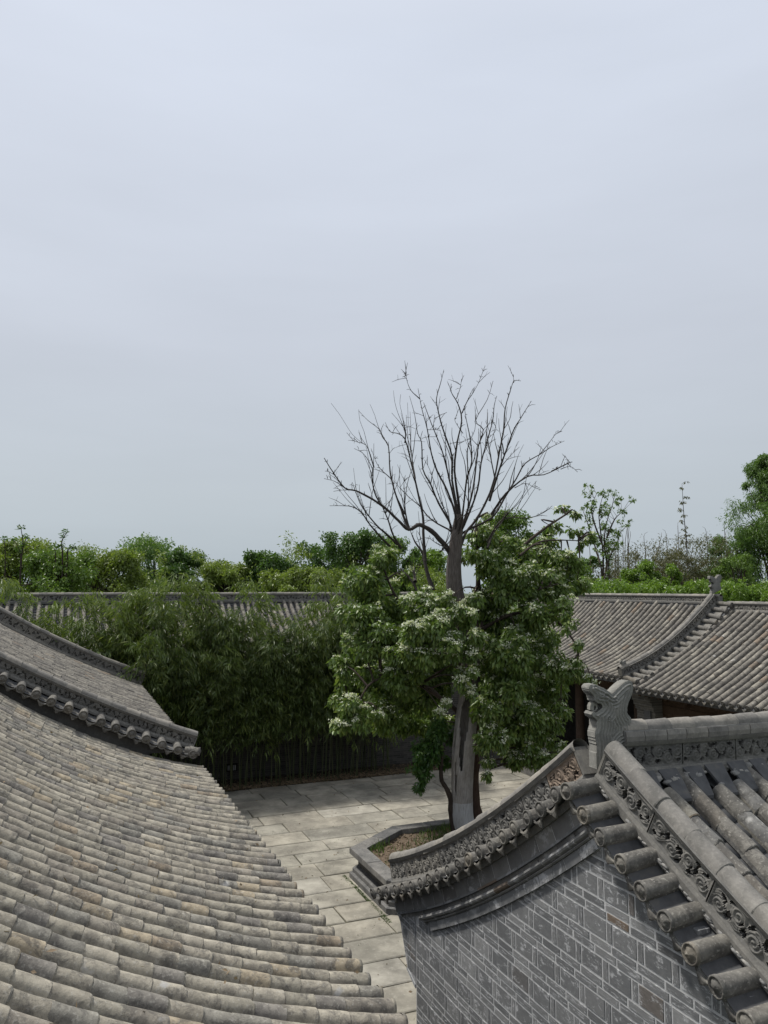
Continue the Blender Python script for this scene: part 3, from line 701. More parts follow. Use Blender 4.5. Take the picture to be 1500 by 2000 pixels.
strip(mb, FR, CF, .045, aH(8.6), [(0, -.396), (.05, -.396), (.069, -.385), (.0745, -.368), (.067, -.351), (.05, -.344), (0, -.344)]); mb.build('joint_mortar', M_MORTAR, wall)
course(wall, 'moulding_brick', FR, CF, .02, aH(9.32), [(0, -.275), (.034, -.275), (.034, -.125), (0, -.125)], .30, M_BRICK_DARK, 1)
course(wall, 'moulding_strip', FR, CF, .02, aH(9.27), [(0, -.298), (.052, -.298), (.05, -.277), (0, -.277)], .42, M_BRICK, 2)
course(wall, 'moulding_brick', FR, CF, .03, aH(9.22), [(0, -.34), (.016, -.34), (.022, -.3), (0, -.3)], .33, M_BRICK_DARK, 3)
course(wall, 'moulding_brick', FR, CF, .04, aH(8.62), [(0, -.398), (.05, -.398), (.072, -.385), (.078, -.368), (.070, -.350), (.05, -.342), (0, -.342)], .30, M_BRICK_DARK, 4)
course(wall, 'moulding_strip', FR, CF, .05, aH(8.56), [(0, -.424), (.045, -.424), (.056, -.412), (.045, -.4), (0, -.4)], .33, M_BRICK_DARK, 5)
course(wall, 'moulding_brick', FR, CF, .08, aH(8.46), [(0, -.515), (.036, -.515), (.036, -.427), (0, -.427)], .25, M_BRICK, 6)
course(wall, 'moulding_strip', FR, CN, .12, CN.L-.3, [(0, -.165), (.062, -.165), (.066, -.145), (.055, -.13), (0, -.13)], .5, M_BRICK_DARK, 7)
course(wall, 'moulding_strip', FR, CN, .16, CN.L-.3, [(0, -.21), (.040, -.21), (.046, -.19), (.035, -.167), (0, -.167)], .45, M_BRICK, 8)
# chitou: the corbelled pier head at the courtyard corner
mb = MB(); prism(mb, [(8.70,1.53), (8.93,1.63), (9.15,2.09), (9.33,2.22), (9.30,2.40), (8.9,2.58), (8.70,2.6)], 4.65, RX-.0085, 'x'); corb = mb.build('pier_head', M_MORTAR, gate)
mb = MB(); prism(mb, [(8.70,1.505), (8.70,1.55), (8.92,1.645), (8.955,1.62)], 4.66, RX-.016, 'x'); mb.build('pier_head_stone', M_PALE, corb)
mb = MB().box((4.45, 8.15, -.05), (4.9, 8.66, 1.6)); mb.build('front_pier', M_BRICK_DARK, gate)
bm1 = BRICK.mesh('brick', M_BRICK)
bricks = []; rg = random.Random(5)
def brick(parent, h0, h1, z0, z1, proud):
    X, Z = FR.od, Vector((0,0,1)); Y = Z.cross(X); M = Matrix((X, Y, Z)).transposed().to_4x4()
    M.translation = FR.p((h0+h1)/2, -.04 + proud, (z0+z1)/2)
    bricks.append((M @ Matrix.Rotation(rg.uniform(-.008, .008), 4, 'X') @ Matrix.Diagonal((.1, h1-h0, z1-z0, 1)), parent))
z = -.02; ci = 0
while z < 4.5:
    big = ci % 3 == 2; hgt = .154 if big else .056; z1 = z + hgt
    def lim(hh): return (zfar(hh-RY)-.50 if hh > RY else znear(RY-hh)-.205)
    hpos = 8.665; k = ci
    if not big: hpos -= rg.uniform(0, .12)
    h1 = 8.665
    while h1 > 1.65:
        if big: ln = .058 if k % 2 else rg.uniform(.25, .29)
        else: ln = rg.uniform(.25, .285) if h1 < 8.66 else rg.uniform(.1, .25)
        k += 1; h0 = h1 - ln
        if z + hgt*.5 < max(lim(h0), lim(h1)) - .01 and z1 < max(lim(h0), lim(h1)) + .10: brick(wall, h0, h1-.0, z, z1, rg.uniform(.0005, .004))
        h1 = h0 - rg.uniform(.009, .014)
    if 1.62 < z < 2.36 and not big or (1.62 < z < 2.3):
        ym = 8.93 + (z-1.63)*.478; h0 = 8.70; nb_ = rg.choice((2, 3))
        if ym - h0 > .05:
            for q in range(nb_): brick(corb, h0+(ym-h0)*q/nb_+.005, h0+(ym-h0)*(q+1)/nb_-.005, z, z1, .002)
    z = z1 + .0125; ci += 1
def bsize(M):
    p = M.translation; v = p-CAM; D = v.dot(FWD); q = _M.transposed() @ v
    return 1/D if D > .5 and -20 < 750+1500*q.x/D < 1520 and 1000-1500*q.y/D < 2010 else -1
bricks.sort(key=lambda b: -bsize(b[0])*abs(b[0].determinant())**.25)
rest = MB()
for i, (M, par) in enumerate(bricks):
    if i < 300 and bsize(M) > 0: place('brick', bm1, par, M)
    else: rest.addm(BRICK, M)
rest.build('bricks_rest', M_BRICK, wall, kind='stuff')
mb = MB(); prism(mb, [(2.2,0), (2.2,2.75), (RY,4.3), (8.3,2.4), (8.3,0)], 9.2, 4.45, 'x'); mb.build('house_body', M_WALL, gate)

# ================================================================== wings on the right, hall at the back
def brickwall_mat(name, dark, light, mort, axis, sc=1.0):
    t = NT(name, .9); sp = t.n('ShaderNodeSeparateXYZ'); t.l(t.obj, sp.inputs[0]); cb = t.n('ShaderNodeCombineXYZ')
    t.l(sp.outputs[axis], cb.inputs[0]); t.l(sp.outputs['Z'], cb.inputs[1])
    b = t.n('ShaderNodeTexBrick'); t.l(cb.outputs[0], b.inputs['Vector']); b.inputs['Scale'].default_value = 1.0
    b.inputs['Brick Width'].default_value = .28*sc; b.inputs['Row Height'].default_value = .07*sc; b.inputs['Mortar Size'].default_value = .006
    b.inputs['Color1'].default_value = (*dark, 1); b.inputs['Color2'].default_value = (*light, 1); b.inputs['Mortar'].default_value = (*mort, 1)
    n1 = t.noise(5, 5, .65); c = t.mix(t.g(n1, .3, .7), b.outputs['Color'], t.mix(1.0, b.outputs['Color'], (1.4, 1.38, 1.33), 'MULTIPLY'))
    t.bump(b.outputs['Fac'], -.5, .01); return t.done(c)
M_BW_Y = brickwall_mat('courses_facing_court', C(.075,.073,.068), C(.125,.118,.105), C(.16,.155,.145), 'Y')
M_BW_X = brickwall_mat('courses_back_wall', C(.045,.044,.042), C(.08,.077,.071), C(.10,.097,.09), 'X')  # dark grey brick, lowered further to deepen the shade behind the bamboo
def wing(name, label, xe, zf, T, y0, y1, seed, nridge, ridge_h):
    th_ = thing(name, (xe+2.5, (y0+y1)/2, .3), label, 'hall')
    S = Slope((xe,0,0), (-1,0,0), (0,1,0), zf, T); S2 = Slope((xe+2*T,0,0), (1,0,0), (0,1,0), zf, T)
    mb = MB(); S.deck(mb, y0, y1); S2.deck(mb, y0, y1); roof = mb.build('roof', M_PAN, th_)
    S.rows(roof, T_FAR, y0+.1, y1-.05, gap=.235, r=.07, L=.28, n=.0, seed=seed, disc_mat=T_RAKE)
    fr = Frame((xe+T,0,0), (0,1,0), (-1,0,0)); cu = Curve(y0, y1, lambda h: zf(T)-.02)
    gable_ridge(th_, fr, cu, .0, cu.L, 0, .16, M_CARVE, seed=seed, n0=-.04, nb=.03, nt_=.03+ridge_h, capr=.07, plen=.7, res=.016, sides=(1,), name='main_ridge')
    return th_, roof, S
zA = lambda t: 3.74 + .25*t + .09*t*t
zB = lambda t: 3.52 + .46*t + .024*t*t
wA, roofA, SA = wing('far_wing', 'tiled wing roof with a rake of dark round tiles and small ridge beast', 14.4, zA, 3.6, 17.25, 27.0, 41, 0, .13)
wB, roofB, SB = wing('near_wing', 'lower tiled wing roof running beside the dark rake, brown timber wall under its eave', 14.35, zB, 3.75, 9.6, 17.1, 42, 0, .15)
fA = Frame((14.4,17.22,0), (1,0,0), (0,-1,0)); cA = Curve(-.05, 3.6, zA)
rake_row(roofA, fA, cA, .1, cA.L-.05, -.1, .38, gap=.26, r=.068, mat=T_RAKE, seed=15, n=.03, drop=.08)
gr = gable_ridge(wA, fA, cA, .06, cA.L, -.2, .15, M_CARVE, seed=9, n0=-.02, nb=.07, nt_=.24, capr=.075, plen=.62, res=.014)
sA = .34
def outl2(pts, x0, z0, s_): return [((x0 + (u-440)/600*s_), z0 + (900-v)/600*s_) for u, v in pts]
beast(wA, outl2([(u, v) for u, v in OUT if v < 1000] , 17.98, zA(3.6)+.28, .42), lambda a, b, c: (a, 17.42+c, b), .07, bumps=[], res=.02)
beast(wA, outl2([(u, v) for u, v in OUT if v < 1000], 14.47, zA(0)+.27, .17), lambda a, b, c: (a, 17.42+c, b), .05, bumps=[], res=.02)
mb = MB(); prism(mb, [(15.0, .3), (15.0, 3.55)] + [(14.4+t, zA(t)-.10) for t in np.linspace(.6, 3.55, 8)] + [(18.0,.3)], 17.0, 17.24, 'y'); mb.build('gable_wall', M_WALL, wA)
# pier between the wings, corbelled in steps
pier = MB().box((15.05, 16.86, .3), (15.62, 17.58, 2.75)).build('brick_pier', M_BW_Y, wB)
for k in range(7):
    MB().box((15.05-.055*k, 16.86-.002*k, 2.752+.118*k), (15.62, 17.58+.002*k, 2.868+.118*k)).build('corbel_course', M_BW_Y, pier)
for dy, zz in ((.18, 2.28), (.36, 2.42), (.1, 2.52)):
    MB().box((15.0-.05*dy, 17.0+dy, zz), (15.06, 17.12+dy, zz+.1)).build('corbel_brick', M_BW_Y, pier)
def column(parent, x_, y_, r_, z0, z1):
    mb = MB(); n = 14; ring = lambda z, k: [(x_+r_*k*math.cos(2*PI*i/n), y_+r_*k*math.sin(2*PI*i/n), z) for i in range(n)]
    vs_ = ring(z0, 1.03) + ring((z0+z1)/2, 1.0) + ring(z1, .93)
    mb.add(vs_, [(j*n+i, j*n+(i+1) % n, (j+1)*n+(i+1) % n, (j+1)*n+i) for j in range(2) for i in range(n)], True); mb.build('column', M_COLUMN, parent)
    MB().box((x_-r_*1.6, y_-r_*1.6, z0-.1), (x_+r_*1.6, y_+r_*1.6, z0+.06)).build('column_base', M_PLANT_STONE, parent)
for yy in (18.6, 21.45, 24.2): column(wA, 16.0, yy, .15, .42, 3.75)
MB().box((15.88, 17.6, 3.05), (16.12, 26.5, 3.45)).build('architrave', M_TIMBER, wA)
MB().box((15.2, 17.6, 3.47), (15.34, 26.5, 3.64)).build('eave_purlin', M_TIMBER, wA)
MB().box((17.5, 17.6, .3), (17.6, 26.5, 4.6)).build('partition', M_INTERIOR_SHADE, wA)
for k in range(6):
    MB().box((15.3+.004*(k % 2), 9.8, 1.6+.29*k), (15.4, 16.85, 1.88+.29*k)).build('timber_board', M_TIMBER, wB)
MB().box((15.22, 9.8, .3), (15.45, 16.85, 1.59)).build('sill_wall', M_BW_Y, wB)
MB().box((14.95, 9.8, 3.40), (15.1, 16.85, 3.56)).build('eave_purlin', M_TIMBER, wB)
for yy in (10.4, 12.2, 14.0, 15.8): MB().box((15.1, yy, 3.1), (15.3, yy+.16, 3.4)).build('bracket', M_TIMBER, wB)
for par, y0_, y1_, zf_, xe_ in ((wA, 17.6, 26.5, zA, 14.4), (wB, 9.8, 16.8, zB, 14.35)):
    mb = MB()
    yy = y0_
    while yy < y1_:
        pts = [(xe_+.12+t, zf_(.12+t)-.17) for t in (0, .5, 1.0, 1.6)]
        prism(mb, [(a, b) for a, b in pts] + [(a, b-.08) for a, b in reversed(pts)], yy, yy+.07, 'y'); yy += .24
    mb.build('rafters', M_TIMBER, par, kind='stuff')
MB().box((19.0, 9.8, .3), (21.4, 27, 3.5)).build('rear_wall', M_WALL, wA)

zH = lambda t: 3.62 + .33*t + .048*t*t
back = thing('back_hall', (5, 27.5, 0), 'long low hall behind the bamboo, level tiled ridge and dark brick front wall', 'hall')
S = Slope((0,25.15,0), (0,-1,0), (1,0,0), zH, 4.05); S2 = Slope((0,33.25,0), (0,1,0), (1,0,0), zH, 4.05)
mb = MB(); S.deck(mb, -4.5, 14.2); S2.deck(mb, -4.5, 14.2); roofH = mb.build('roof', M_PAN, back)
S.rows(roofH, T_FAR, -4.4, 14.1, gap=.24, r=.07, L=.28, n=.0, seed=43, ends=False)
fr = Frame((0,29.2,0), (1,0,0), (0,-1,0)); cu = Curve(-4.5, 14.2, lambda h: zH(4.05)-.02)
gable_ridge(back, fr, cu, 0, cu.L, 0, .17, M_CARVE, seed=13, n0=-.04, nb=.05, nt_=.24, capr=.08, plen=.8, res=.02, sides=(1,), name='main_ridge')
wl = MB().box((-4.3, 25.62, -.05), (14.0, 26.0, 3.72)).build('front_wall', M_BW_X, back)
def lattice(px_, py_, wpx, hpx, bars, pale):
    c = on(1, px_, py_, 25.6); ww = wpx/1500*26.5; hh = hpx/1500*26.5
    win = MB().box((c.x-ww/2-.04, 25.56, c.z-hh/2-.04), (c.x+ww/2+.04, 25.63, c.z+hh/2+.04)).build('window_shade_plate', M_INTERIOR_SHADE, wl)  # dark plate on the wall face, painted as the shaded window opening
    for i in range(bars):
        xx = c.x - ww/2 + (i+.5)*ww/bars; MB().box((xx-.018, 25.53, c.z-hh/2), (xx+.018, 25.556, c.z+hh/2)).build('window_bar', pale, win)
    return win, c, ww, hh
lattice(452, 1499, 16, 9, 5, M_PALE)
win, c, ww, hh = lattice(487, 1437, 22, 24, 6, M_PALE)
for i in range(6):
    zz = c.z-hh/2+(i+.5)*hh/6; MB().box((c.x-ww/2, 25.535, zz-.012), (c.x+ww/2, 25.55, zz+.012)).build('window_bar', M_PALE, win)
MB().box((-4.2, 26.2, .05), (13.9, 32.5, 3.4)).build('house_body', M_WALL, back)

# ================================================================== planter
def offset_poly(poly, d):
    n = len(poly); res_ = []
    for i in range(n):
        p0, p1, p2 = Vector(poly[i-1]), Vector(poly[i]), Vector(poly[(i+1) % n])
        e1, e2 = (p1-p0).normalized(), (p2-p1).normalized()
        n1, n2 = Vector((e1.y, -e1.x)), Vector((e2.y, -e2.x))       # inwards for this winding
        b = (n1+n2); b /= b.dot(n1); res_.append(tuple(p1 + b*d))
    return res_
planter = thing('stone_planter', (9, 15.2, 0), 'low octagonal grey stone planter with moulded sides round the trees', 'planter')
def loft(prof, name, mat, parent):
    mb = MB(); rings = [[(a, b, z) for a, b in offset_poly(PL, d)] for d, z in prof]; n = len(PL)
    mb.add([p for r_ in rings for p in r_], [(j*n+i, j*n+(i+1) % n, (j+1)*n+(i+1) % n, (j+1)*n+i) for j in range(len(rings)-1) for i in range(n)]); return mb.build(name, mat, parent)
loft([(.0, -.03), (.0, .10), (.03, .12), (.06, .12), (.06, .20), (.10, .235)], 'plinth', M_PLANT_STONE, planter)
loft([(.10, .23), (.17, .26), (.17, .42), (.13, .45), (.07, .47), (.05, .50), (.3, .5)], 'waist', M_PLANT_STONE, planter)
n = len(PL); o0, o1 = PL, offset_poly(PL, .33); rg = random.Random(8)
for i in range(n):
    a0, a1, b0, b1 = Vector(o0[i]), Vector(o0[(i+1) % n]), Vector(o1[i]), Vector(o1[(i+1) % n])
    k = max(1, round((a1-a0).length/.85))
    for q in range(k):
        t0, t1 = q/k, (q+1)/k; e = .004/(a1-a0).length
        t0 += e if q else 0; t1 -= e
        c = [a0.lerp(a1, t0), a0.lerp(a1, t1), b0.lerp(b1, t1), b0.lerp(b1, t0)]; z1 = .615 + rg.uniform(-.005, .005)
        cc = sum(c, Vector((0, 0)))/4; ins = [p + (cc-p).normalized()*.015 for p in c]
        mb = MB(); mb.add([(p.x, p.y, .502) for p in c] + [(p.x, p.y, z1-.015) for p in c] + [(p.x, p.y, z1) for p in ins],
            [(3,2,1,0)] + [(m, (m+1) % 4, 4+(m+1) % 4, 4+m) for m in range(4)] + [(4+m, 4+(m+1) % 4, 8+(m+1) % 4, 8+m) for m in range(4)] + [(8,9,10,11)])
        mb.build('coping_stone', M_PLANT_STONE, planter)
def inside(poly, x, y):
    s_ = False
    for i in range(len(poly)):
        (x0, y0), (x1, y1) = poly[i], poly[(i+1) % len(poly)]
        if (y0 > y) != (y1 > y) and x < x0 + (y-y0)/(y1-y0)*(x1-x0): s_ = not s_
    return s_
mb = MB(); N_ = 40; IN = offset_poly(PL, .30); vs_ = []; X0, X1, Y0, Y1 = 6.0, 12.0, 13.1, 17.3
for i in range(N_+1):
    for j in range(N_+1):
        x_ = X0+(X1-X0)*i/N_; y_ = Y0+(Y1-Y0)*j/N_; vs_.append((x_, y_, .50 + .07*noise.noise((x_*1.3, y_*1.3, 0)) + .03*noise.noise((x_*6, y_*6, 3))))
ids = [(i*(N_+1)+j, (i+1)*(N_+1)+j, (i+1)*(N_+1)+j+1, i*(N_+1)+j+1) for i in range(N_) for j in range(N_)]
ids = [f for f in ids if inside(offset_poly(PL, .2), sum(vs_[k][0] for k in f)/4, sum(vs_[k][1] for k in f)/4)]
mb.add(vs_, ids, True); mb.build('soil', M_SOIL, planter)

# ================================================================== vegetation helpers
def tube(mb, pts, radii, sides=6, wob=0.0, seed=0):
    rg = random.Random(seed); pts = [Vector(p) for p in pts]; n = len(pts); ref = Vector((.31, .22, .93)); vs_ = []
    for i in range(n):
        t = (pts[min(n-1, i+1)] - pts[max(0, i-1)]).normalized(); u = t.cross(ref)
        if u.length < .05: u = t.cross(Vector((1, 0, 0)))
        u.normalize(); v = t.cross(u)
        for k in range(sides):
            a = 2*PI*k/sides; r_ = radii[i]*(1 + rg.uniform(-wob, wob)); vs_.append(pts[i] + u*math.cos(a)*r_ + v*math.sin(a)*r_)
    mb.add(vs_, [(i*sides+k, i*sides+(k+1) % sides, (i+1)*sides+(k+1) % sides, (i+1)*sides+k) for i in range(n-1) for k in range(sides)] + [tuple(range((n-1)*sides, n*sides))], True)
def smooth_path(pts, k=3):
    """Catmull-Rom through the points"""
    P = [Vector(p) for p in pts]; P = [P[0]*2-P[1]] + P + [P[-1]*2-P[-2]]; res_ = []
    for i in range(1, len(P)-2):
        for j in range(k):
            t = j/k; a, b, c, d = P[i-1], P[i], P[i+1], P[i+2]
            res_.append(.5*((2*b) + (c-a)*t + (2*a-5*b+4*c-d)*t*t + (3*b-a-3*c+d)*t**3))
    return res_ + [P[-2]]
def unit(a): return a/np.maximum(1e-9, np.linalg.norm(a, axis=1, keepdims=True))
def leaves(P, D, L, W, rng):
    """diamond leaves at points P growing along D"""
    n = len(P); D = unit(D); s_ = unit(np.cross(D, rng.normal(size=(n, 3)))); L = np.asarray(L).reshape(-1, 1); W = np.asarray(W).reshape(-1, 1)
    mid = P + D*L*.48; tip = P + D*L + np.array([[0, 0, -1]])*L*.12
    v = np.stack([P, mid + s_*W*.5, tip, mid - s_*W*.5], 1).reshape(-1, 3)
    return v, np.arange(n*4).reshape(-1, 4)
def ball_points(c, rad, n, rng, power=.45):
    d = unit(rng.normal(size=(n, 3))); r_ = rng.random((n, 1))**power
    return c + d*r_*rad, d
def leafy(name, clumps, mat, parent, per=900, L=.09, W=.045, sub=9, droop=.55, rng=RNG, kind=None, squash=.8, subr=.42):
    """clumps: (centre, radius, density). Each breaks up into smaller tufts with gaps between"""
    Vs, b = [], 0; Qs = []; tufts = []
    for c, r_, dn in clumps:
        c = np.array(c); ns = max(3, int(sub*dn)); d0 = unit(rng.normal(size=(ns, 3)))
        sc = c + d0*np.array([1, 1, squash])*r_*(rng.random((ns, 1))**.5)*.8
        for k in range(ns):
            sr = r_*subr*rng.uniform(.65, 1.25); n = max(8, int(per*dn/sub*rng.uniform(.7, 1.3)))
            P, d = ball_points(sc[k], sr, n, rng)
            D = d*.6 + rng.normal(size=(n, 3))*.45 + np.array([[0, 0, -droop]])
            ll = L*rng.uniform(.65, 1.25, n); v, q = leaves(P, D, ll, W*rng.uniform(.7, 1.2, n), rng)
            Vs.append(v); Qs.append(q+b); b += len(v); tufts.append((sc[k], sr, c, r_))
    o = link(name, np_mesh(name, np.concatenate(Vs), np.concatenate(Qs), mat), parent, kind=kind)
    return o, tufts
def scatter_quads(name, P, size, mat, parent, rng, flat=1.0, kind=None, asp=2.0):
    n = len(P); D = rng.normal(size=(n, 3)); D[:, 2] *= (1-flat)
    v, q = leaves(P, D, size*rng.uniform(.6, 1.4, n), size/asp*rng.uniform(.6, 1.4, n), rng)
    return link(name, np_mesh(name, v, q, mat), parent, kind=kind)

# ================================================================== litter and weeds
rng = np.random.default_rng(5)
P = np.stack([rng.uniform(1.5, 12.5, 5200), 24.28 + np.abs(rng.normal(0, .5, 5200)), rng.uniform(.0, .06, 5200)], 1); P = P[P[:, 1] < 25.6]
scatter_quads('fallen_bamboo_leaves', P, .12, L_DRY, None, rng, .75, 'stuff', 5).location.z = .01
P = np.stack([rng.uniform(6.1, 12, 5200), rng.uniform(13.2, 17.2, 5200), np.full(5200, .54)], 1)
IN2 = offset_poly(PL, .34); P = P[[inside(IN2, a, b) for a, b, c in P]]
P[:, 2] = [.515 + .07*noise.noise((a*1.3, b*1.3, 0)) + .03*noise.noise((a*6, b*6, 3)) for a, b, c in P]
scatter_quads('fallen_leaves', P, .06, L_DRY, planter, rng, .7, 'stuff', 1.8)
tf = []
for cx, cy, sp, k in ((6.5, 16.1, .14, 90), (6.55, 14.55, .22, 200), (7.9, 16.2, .25, 110), (8.35, 15.75, .28, 140), (8.55, 16.75, .25, 170), (7.3, 15.6, .2, 60), (7.0, 15.2, .35, 70), (9.3, 16.9, .3, 120), (6.75, 16.35, .1, 50)):
    tf.append(np.stack([rng.normal(cx, sp, k), rng.normal(cy, sp, k), np.full(k, .52)], 1))
P = np.concatenate(tf); P = P[[inside(offset_poly(PL, .36), a, b) for a, b, c in P]]; n = len(P)
v, q = leaves(P, rng.normal(size=(n, 3))*.45 + np.array([[0, 0, 1]]), rng.uniform(.1, .26, n), rng.uniform(.012, .03, n), rng)
link('weeds', np_mesh('weeds', v, q, L_GRASS), planter, kind='stuff')
dp = []
for k in range(420):
    yy = rng.uniform(3.4, 13.5); t_ = rng.uniform(.05, 3.6); k_ = round((yy-2.664)/.228); chan = rng.random() < .7
    yy = 2.664 + k_*.228 + (rng.normal(0, .02) if chan else rng.uniform(-.1, .1)); dp.append((2.355-t_, yy, zl(t_) + (.005 if chan else .10)))
dp = np.array(dp)
scatter_quads('roof_litter', dp, .05, L_DRY, None, rng, .55, 'stuff', 2.2)
yp = np.stack([rng.uniform(3, 14.4, 420), rng.uniform(9.5, 24.2, 420), np.full(420, .012)], 1)
yp = yp[[not inside(PL, a, b) for a, b, c in yp]]
scatter_quads('yard_litter', yp, .055, L_DRY, None, rng, .8, 'stuff', 1.9)
jp = []
for k in range(6000):
    if rng.random() < .5: a_ = rng.uniform(2.5, 9), rng.uniform(10, 20)
    else: a_ = 5.93 - abs(rng.normal(0, .035)), rng.uniform(13.8, 16.4)
    jp.append((*a_, -.012))
jp = np.array(jp); keep = np.array([(abs(noise.noise((p[0]*.6, p[1]*.6, 9))) < .12 or p[0] > 5.7) for p in jp]); jp = jp[keep]; n = len(jp)
v, q = leaves(jp, rng.normal(size=(n, 3))*.8 + np.array([[0, 0, .6]]), rng.uniform(.02, .05, n), rng.uniform(.006, .012, n), rng)
link('joint_moss', np_mesh('joint_moss', v, q, L_GRASS), None, kind='stuff')

# ================================================================== bamboo grove
def bamboo_variant(i, h, lean, nleaf, mat, start=.36, sparse=1.0):
    rg = random.Random(100+i); rng = np.random.default_rng(100+i)
    az = rg.uniform(-.9, .9) - PI/2; pts = []; K = 12
    for k in range(K+1):
        t = k/K; s_ = lean*(t**2.2); pts.append(Vector((math.cos(az)*s_ + .03*math.sin(5*t+i), math.sin(az)*s_, h*t*(1-.10*lean*t*t/1.2))))
    pts = smooth_path(pts, 2); rad = [max(.0035, .019*(1-.85*k/(len(pts)-1))) for k in range(len(pts))]
    mb = MB(); tube(mb, pts, rad, 5)
    for k in range(2, len(pts)-2, 1):       # node rings
        p = pts[k]; tube(mb, [p-Vector((0,0,.008)), p+Vector((0,0,.008))], [rad[k]*1.3]*2, 5)
    LP, LD = [], []
    nb = int(46*sparse)
    for b in range(nb):
        t = start + (1-start)*(b+rg.random())/nb; f = t*(len(pts)-1); k0 = min(len(pts)-2, int(f)); p = pts[k0].lerp(pts[k0+1], f-k0)
        a = rg.uniform(0, 2*PI); ln = rg.uniform(.35, .95)*(1.15-.6*t); dz = rg.uniform(.1, .5)
        tip = p + Vector((math.cos(a)*ln, math.sin(a)*ln, dz*ln - .55*ln*ln - rg.uniform(0, .12)))
        mid = p.lerp(tip, .5) + Vector((0, 0, .13*ln))
        tube(mb, [p, mid, tip], [.004, .003, .0015], 3)
        for j in range(int(nleaf/nb)):
            s_ = rg.uniform(.25, 1.05); q = p.lerp(mid, s_*2) if s_ < .5 else mid.lerp(tip, (s_-.5)*2)
            q = q + Vector((rg.gauss(0, .06), rg.gauss(0, .06), rg.gauss(0, .05)))
            LP.append(q); dd = (tip-p).normalized(); LD.append(dd*.6 + Vector((rg.gauss(0, .5), rg.gauss(0, .5), -.65+rg.gauss(0, .3))))
    LP, LD = np.array([tuple(p) for p in LP]), np.array([tuple(p) for p in LD]); n = len(LP)
    v, q = leaves(LP, LD, rng.uniform(.13, .25, n), rng.uniform(.024, .042, n), rng)
    return mb.mesh('culm', M_CULM), np_mesh('foliage', v, q, mat)
VB = [bamboo_variant(i, rgh, ln_, 1150, m_) for i, (rgh, ln_, m_) in enumerate([(5.9,.9,L_BAM),(5.2,1.1,L_BAMD),(6.3,.7,L_BAM),(4.6,1.0,L_BAMD),(5.6,1.3,L_BAMD),(4.2,.8,L_BAM),(5.0,1.5,L_BAMD)])]
VT = [bamboo_variant(20+i, 9.2, .9, 420, L_YEL, .55, .8) for i in range(2)] + [bamboo_variant(30, 8.6, 1.2, 900, L_OLIVE, .45)]
def bamboo(x_, y_, v, rot, s_, label, group, z=0.0, sets=VB):
    o = thing('bamboo', (x_, y_, z), label, 'bamboo', group); o.rotation_euler = (math.sin(x_*37.1)*.05, math.sin(x_*71.7+y_)*.07, rot); o.scale = (s_,)*3
    for nm, m in zip(('culm', 'foliage'), sets[v]):
        c = bpy.data.objects.new(nm, m); COL.objects.link(c); c.parent = o
rg = random.Random(17)
for k in range(180):
    x_ = -2.6 + 13.2*(k+rg.random())/180; y_ = rg.choice((24.5, 24.7, 24.9, 25.1)) + rg.uniform(-.1, .1)
    s_ = rg.uniform(.92, 1.24)
    dip = math.exp(-((x_-5.6)/1.3)**2)*.16 + math.exp(-((x_-.3)/.35)**2)*.10 + (0.08 if x_ > 8 else 0)
    rt_ = rg.uniform(-.7, .7)
    if 1.9 <= x_ < 4.0: s_ *= .94
    if x_ < 1.9: y_ = 24.95 + rg.uniform(0, .12); rt_ = rg.choice((-1, 1))*rg.uniform(1.2, 1.7); s_ *= .92
    bamboo(x_, y_, rg.randrange(len(VB)), rt_, s_*(1-dip), 'green bamboo stem in the dense row against the dark back wall', 'bamboo along the back wall')

# ================================================================== dead tree
TB = Vector((8.95, 16.2, .46)); DT = (TB-CAM).dot(FWD)
dead = thing('dead_tree', TB, 'tall bare dead tree with hollow split grey trunk and lime-washed foot', 'tree')
def Z3(u, v): return 600 + u/2.7273, 700 + v/2.7273
